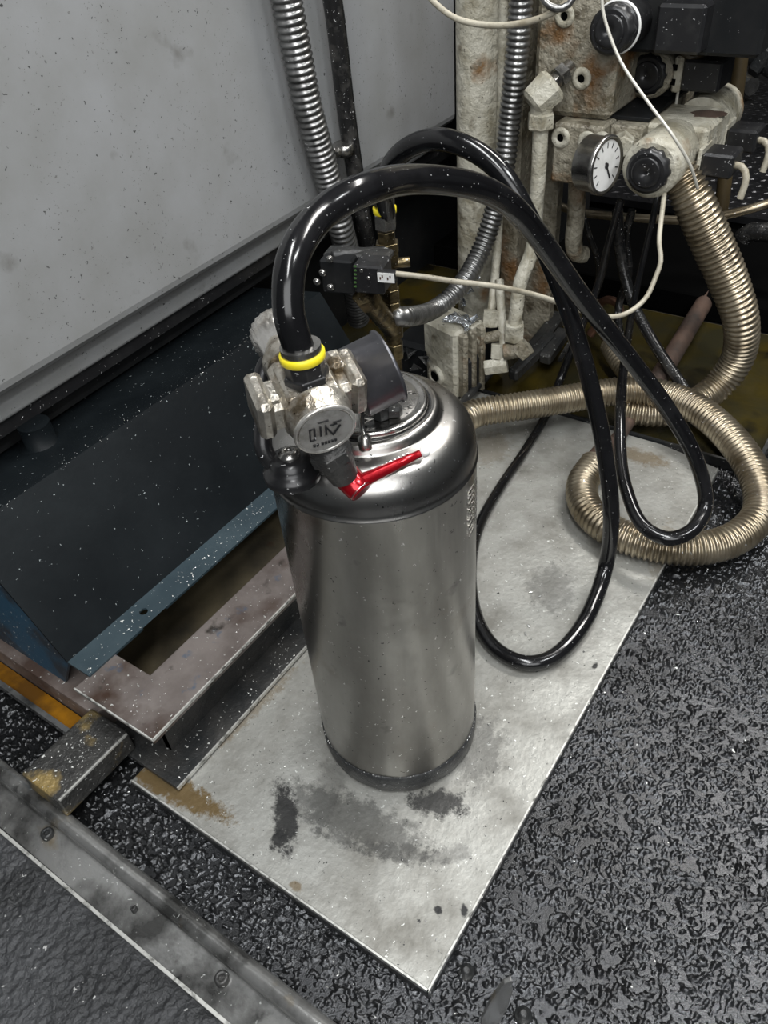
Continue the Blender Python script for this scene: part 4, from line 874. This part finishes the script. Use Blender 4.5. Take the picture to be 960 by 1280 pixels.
# cables at the top
CL = [aty(520, -25, 1.28), aty(545, 5, 1.28), aty(575, 25, 1.28), aty(620, 32, 1.29), aty(665, 26, 1.3), aty(700, 10, 1.31), aty(722, -15, 1.32)]
o = MB().tube(CL, .0048, 12).build('control_cable', M['cable']); tag(o, 'beige cable sagging across the top of the cream pipes', 'cable')
CL = [aty(672, -25, 1.30), aty(680, 0, 1.30), aty(692, 10, 1.30), aty(708, 8, 1.31), aty(722, -12, 1.32)]
o = MB().tube(CL, .0055, 12).build('control_cable', M['conduit']); tag(o, 'grey spiral wrapped cable end at the top edge above the manifold', 'cable')
CL = [aty(752, -20, 1.33), aty(755, 20, 1.33), aty(775, 75, 1.33), aty(808, 125, 1.32), aty(840, 168, 1.31), aty(862, 205, 1.33), aty(872, 235, 1.36)]
o = MB().tube(CL, .0025, 10).build('thin_wire', M['wire']); tag(o, 'thin pale wire hanging diagonally in front of the solenoid valves', 'wire')
o = MB().tube([aty(848, 110, 1.66), aty(846, 125, 1.66), aty(843, 142, 1.66)], .003, 8).build('thin_wire', M['wire']); tag(o, 'short straight pale wire under the upper black plug', 'wire')

# ================================================================== FOREGROUND BITS
t = thing('steel_clip', 'upright pointed steel tab with a bolt beside it, at the bottom edge', 'metal clip', atz(625, 1262, FL))
c0 = atz(600, 1292, FL); D0 = c0.x*MD[0]+c0.y*MD[1]; n3 = EM
pl = [c0, atd(618, 1290, D0), atd(634, 1262, D0+.004), atd(641, 1240, D0+.006), atd(640, 1226, D0+.007), atd(630, 1230, D0+.006), atd(615, 1250, D0+.003), atd(602, 1275, D0)]
MB().ext(pl, n3*.005).build('tab', M['rail'], t, bevel=.001)
for px, py in ((654, 1270), (583, 1216)):
    q = atz(px, py, FL); o = MB().lathe(q, EZ, [(0, .009), (.002, .010), (.005, .009), (.006, .005), (.010, .0045), (.0105, .003)], 18).build('floor_bolt', M['darksteel']); tag(o, 'small bolt set in the gritty floor %s' % ('right of the steel clip' if px > 600 else 'just right of the plate corner'), 'bolt')
# metal chips: too many to count
random.seed(11); b = MB()
def chip(q, s_):
    a = random.uniform(0, 6.3); l = Vector((math.cos(a), math.sin(a), 0))*s_; w_ = Vector((-math.sin(a), math.cos(a), 0))*s_*random.uniform(.25, .6)
    z = Vector((0, 0, s_*.25))
    b.add([q-l, q+w_, q+l, q-w_, q+z, q-z*.2], [(0, 1, 4), (1, 2, 4), (2, 3, 4), (3, 0, 4), (1, 0, 5), (2, 1, 5), (3, 2, 5), (0, 3, 5)])
for i in range(420):
    x = random.uniform(-.68, -.19); y = random.uniform(.245, 1.3)
    if (x-KX)**2+(y-KY)**2 < .0135: continue
    if x < -.6: continue
    chip(Vector((x, y, .0008)), random.choice((.0008, .001, .0012, .0018)))
for i in range(300): chip(Vector((random.uniform(-.75, .35), random.uniform(.12, 1.3), FL+.001)) if i % 3 else Vector((random.uniform(-.75, -.2), random.uniform(.17, .235), FL+.001)), random.choice((.0010, .0014, .0022)))
for i in range(160): chip(Vector((random.uniform(-.80, -.757), random.uniform(.29, 1.2), ZT+.0035)), random.choice((.0008, .0011, .0015)))
for i in range(120): chip(Vector((random.uniform(-.645, -.604), random.uniform(.27, 1.0), .0095)), random.choice((.0009, .0013, .0018)))
for i in range(70): chip(Vector((random.uniform(-.755, -.61), random.uniform(.265, .33), ZT+.0005)) if i % 2 else Vector((random.uniform(-.68, -.61), random.uniform(.33, 1.0), ZT+.0005)), .0009)
for i in range(130):
    q = random.uniform(.3, 1.0); chip(Vector((-.925+random.gauss(0, .006), q, .3165)), random.choice((.0006, .0009, .0012)))
for i in range(90): chip(Vector((random.uniform(-.67, -.604), random.uniform(.265, .9), ZT+.0005)), .0008); chip(Vector((random.uniform(-.77, -.70), random.uniform(.157, .27), .0525)), .0009)
for i in range(90): a_ = random.uniform(0, 6.28); chip(Vector((KX+math.cos(a_)*(R0+.001), KY+math.sin(a_)*(R0+.001), .040)), random.choice((.0007, .001)))
for px, py, s_ in ((661, 782, .004), (664, 740, .004), (675, 745, .0035), (706, 762, .003), (657, 792, .005), (702, 700, .003), (846, 768, .006), (765, 820, .004), (640, 715, .003)): chip(atz(px, py, .001 if px < 760 else FL+.001), s_)
o = b.build('metal_chips', M['chip']); o['kind'] = 'stuff'; tag(o, 'tiny bright metal chips scattered over plate, frame and floor', 'metal chips')
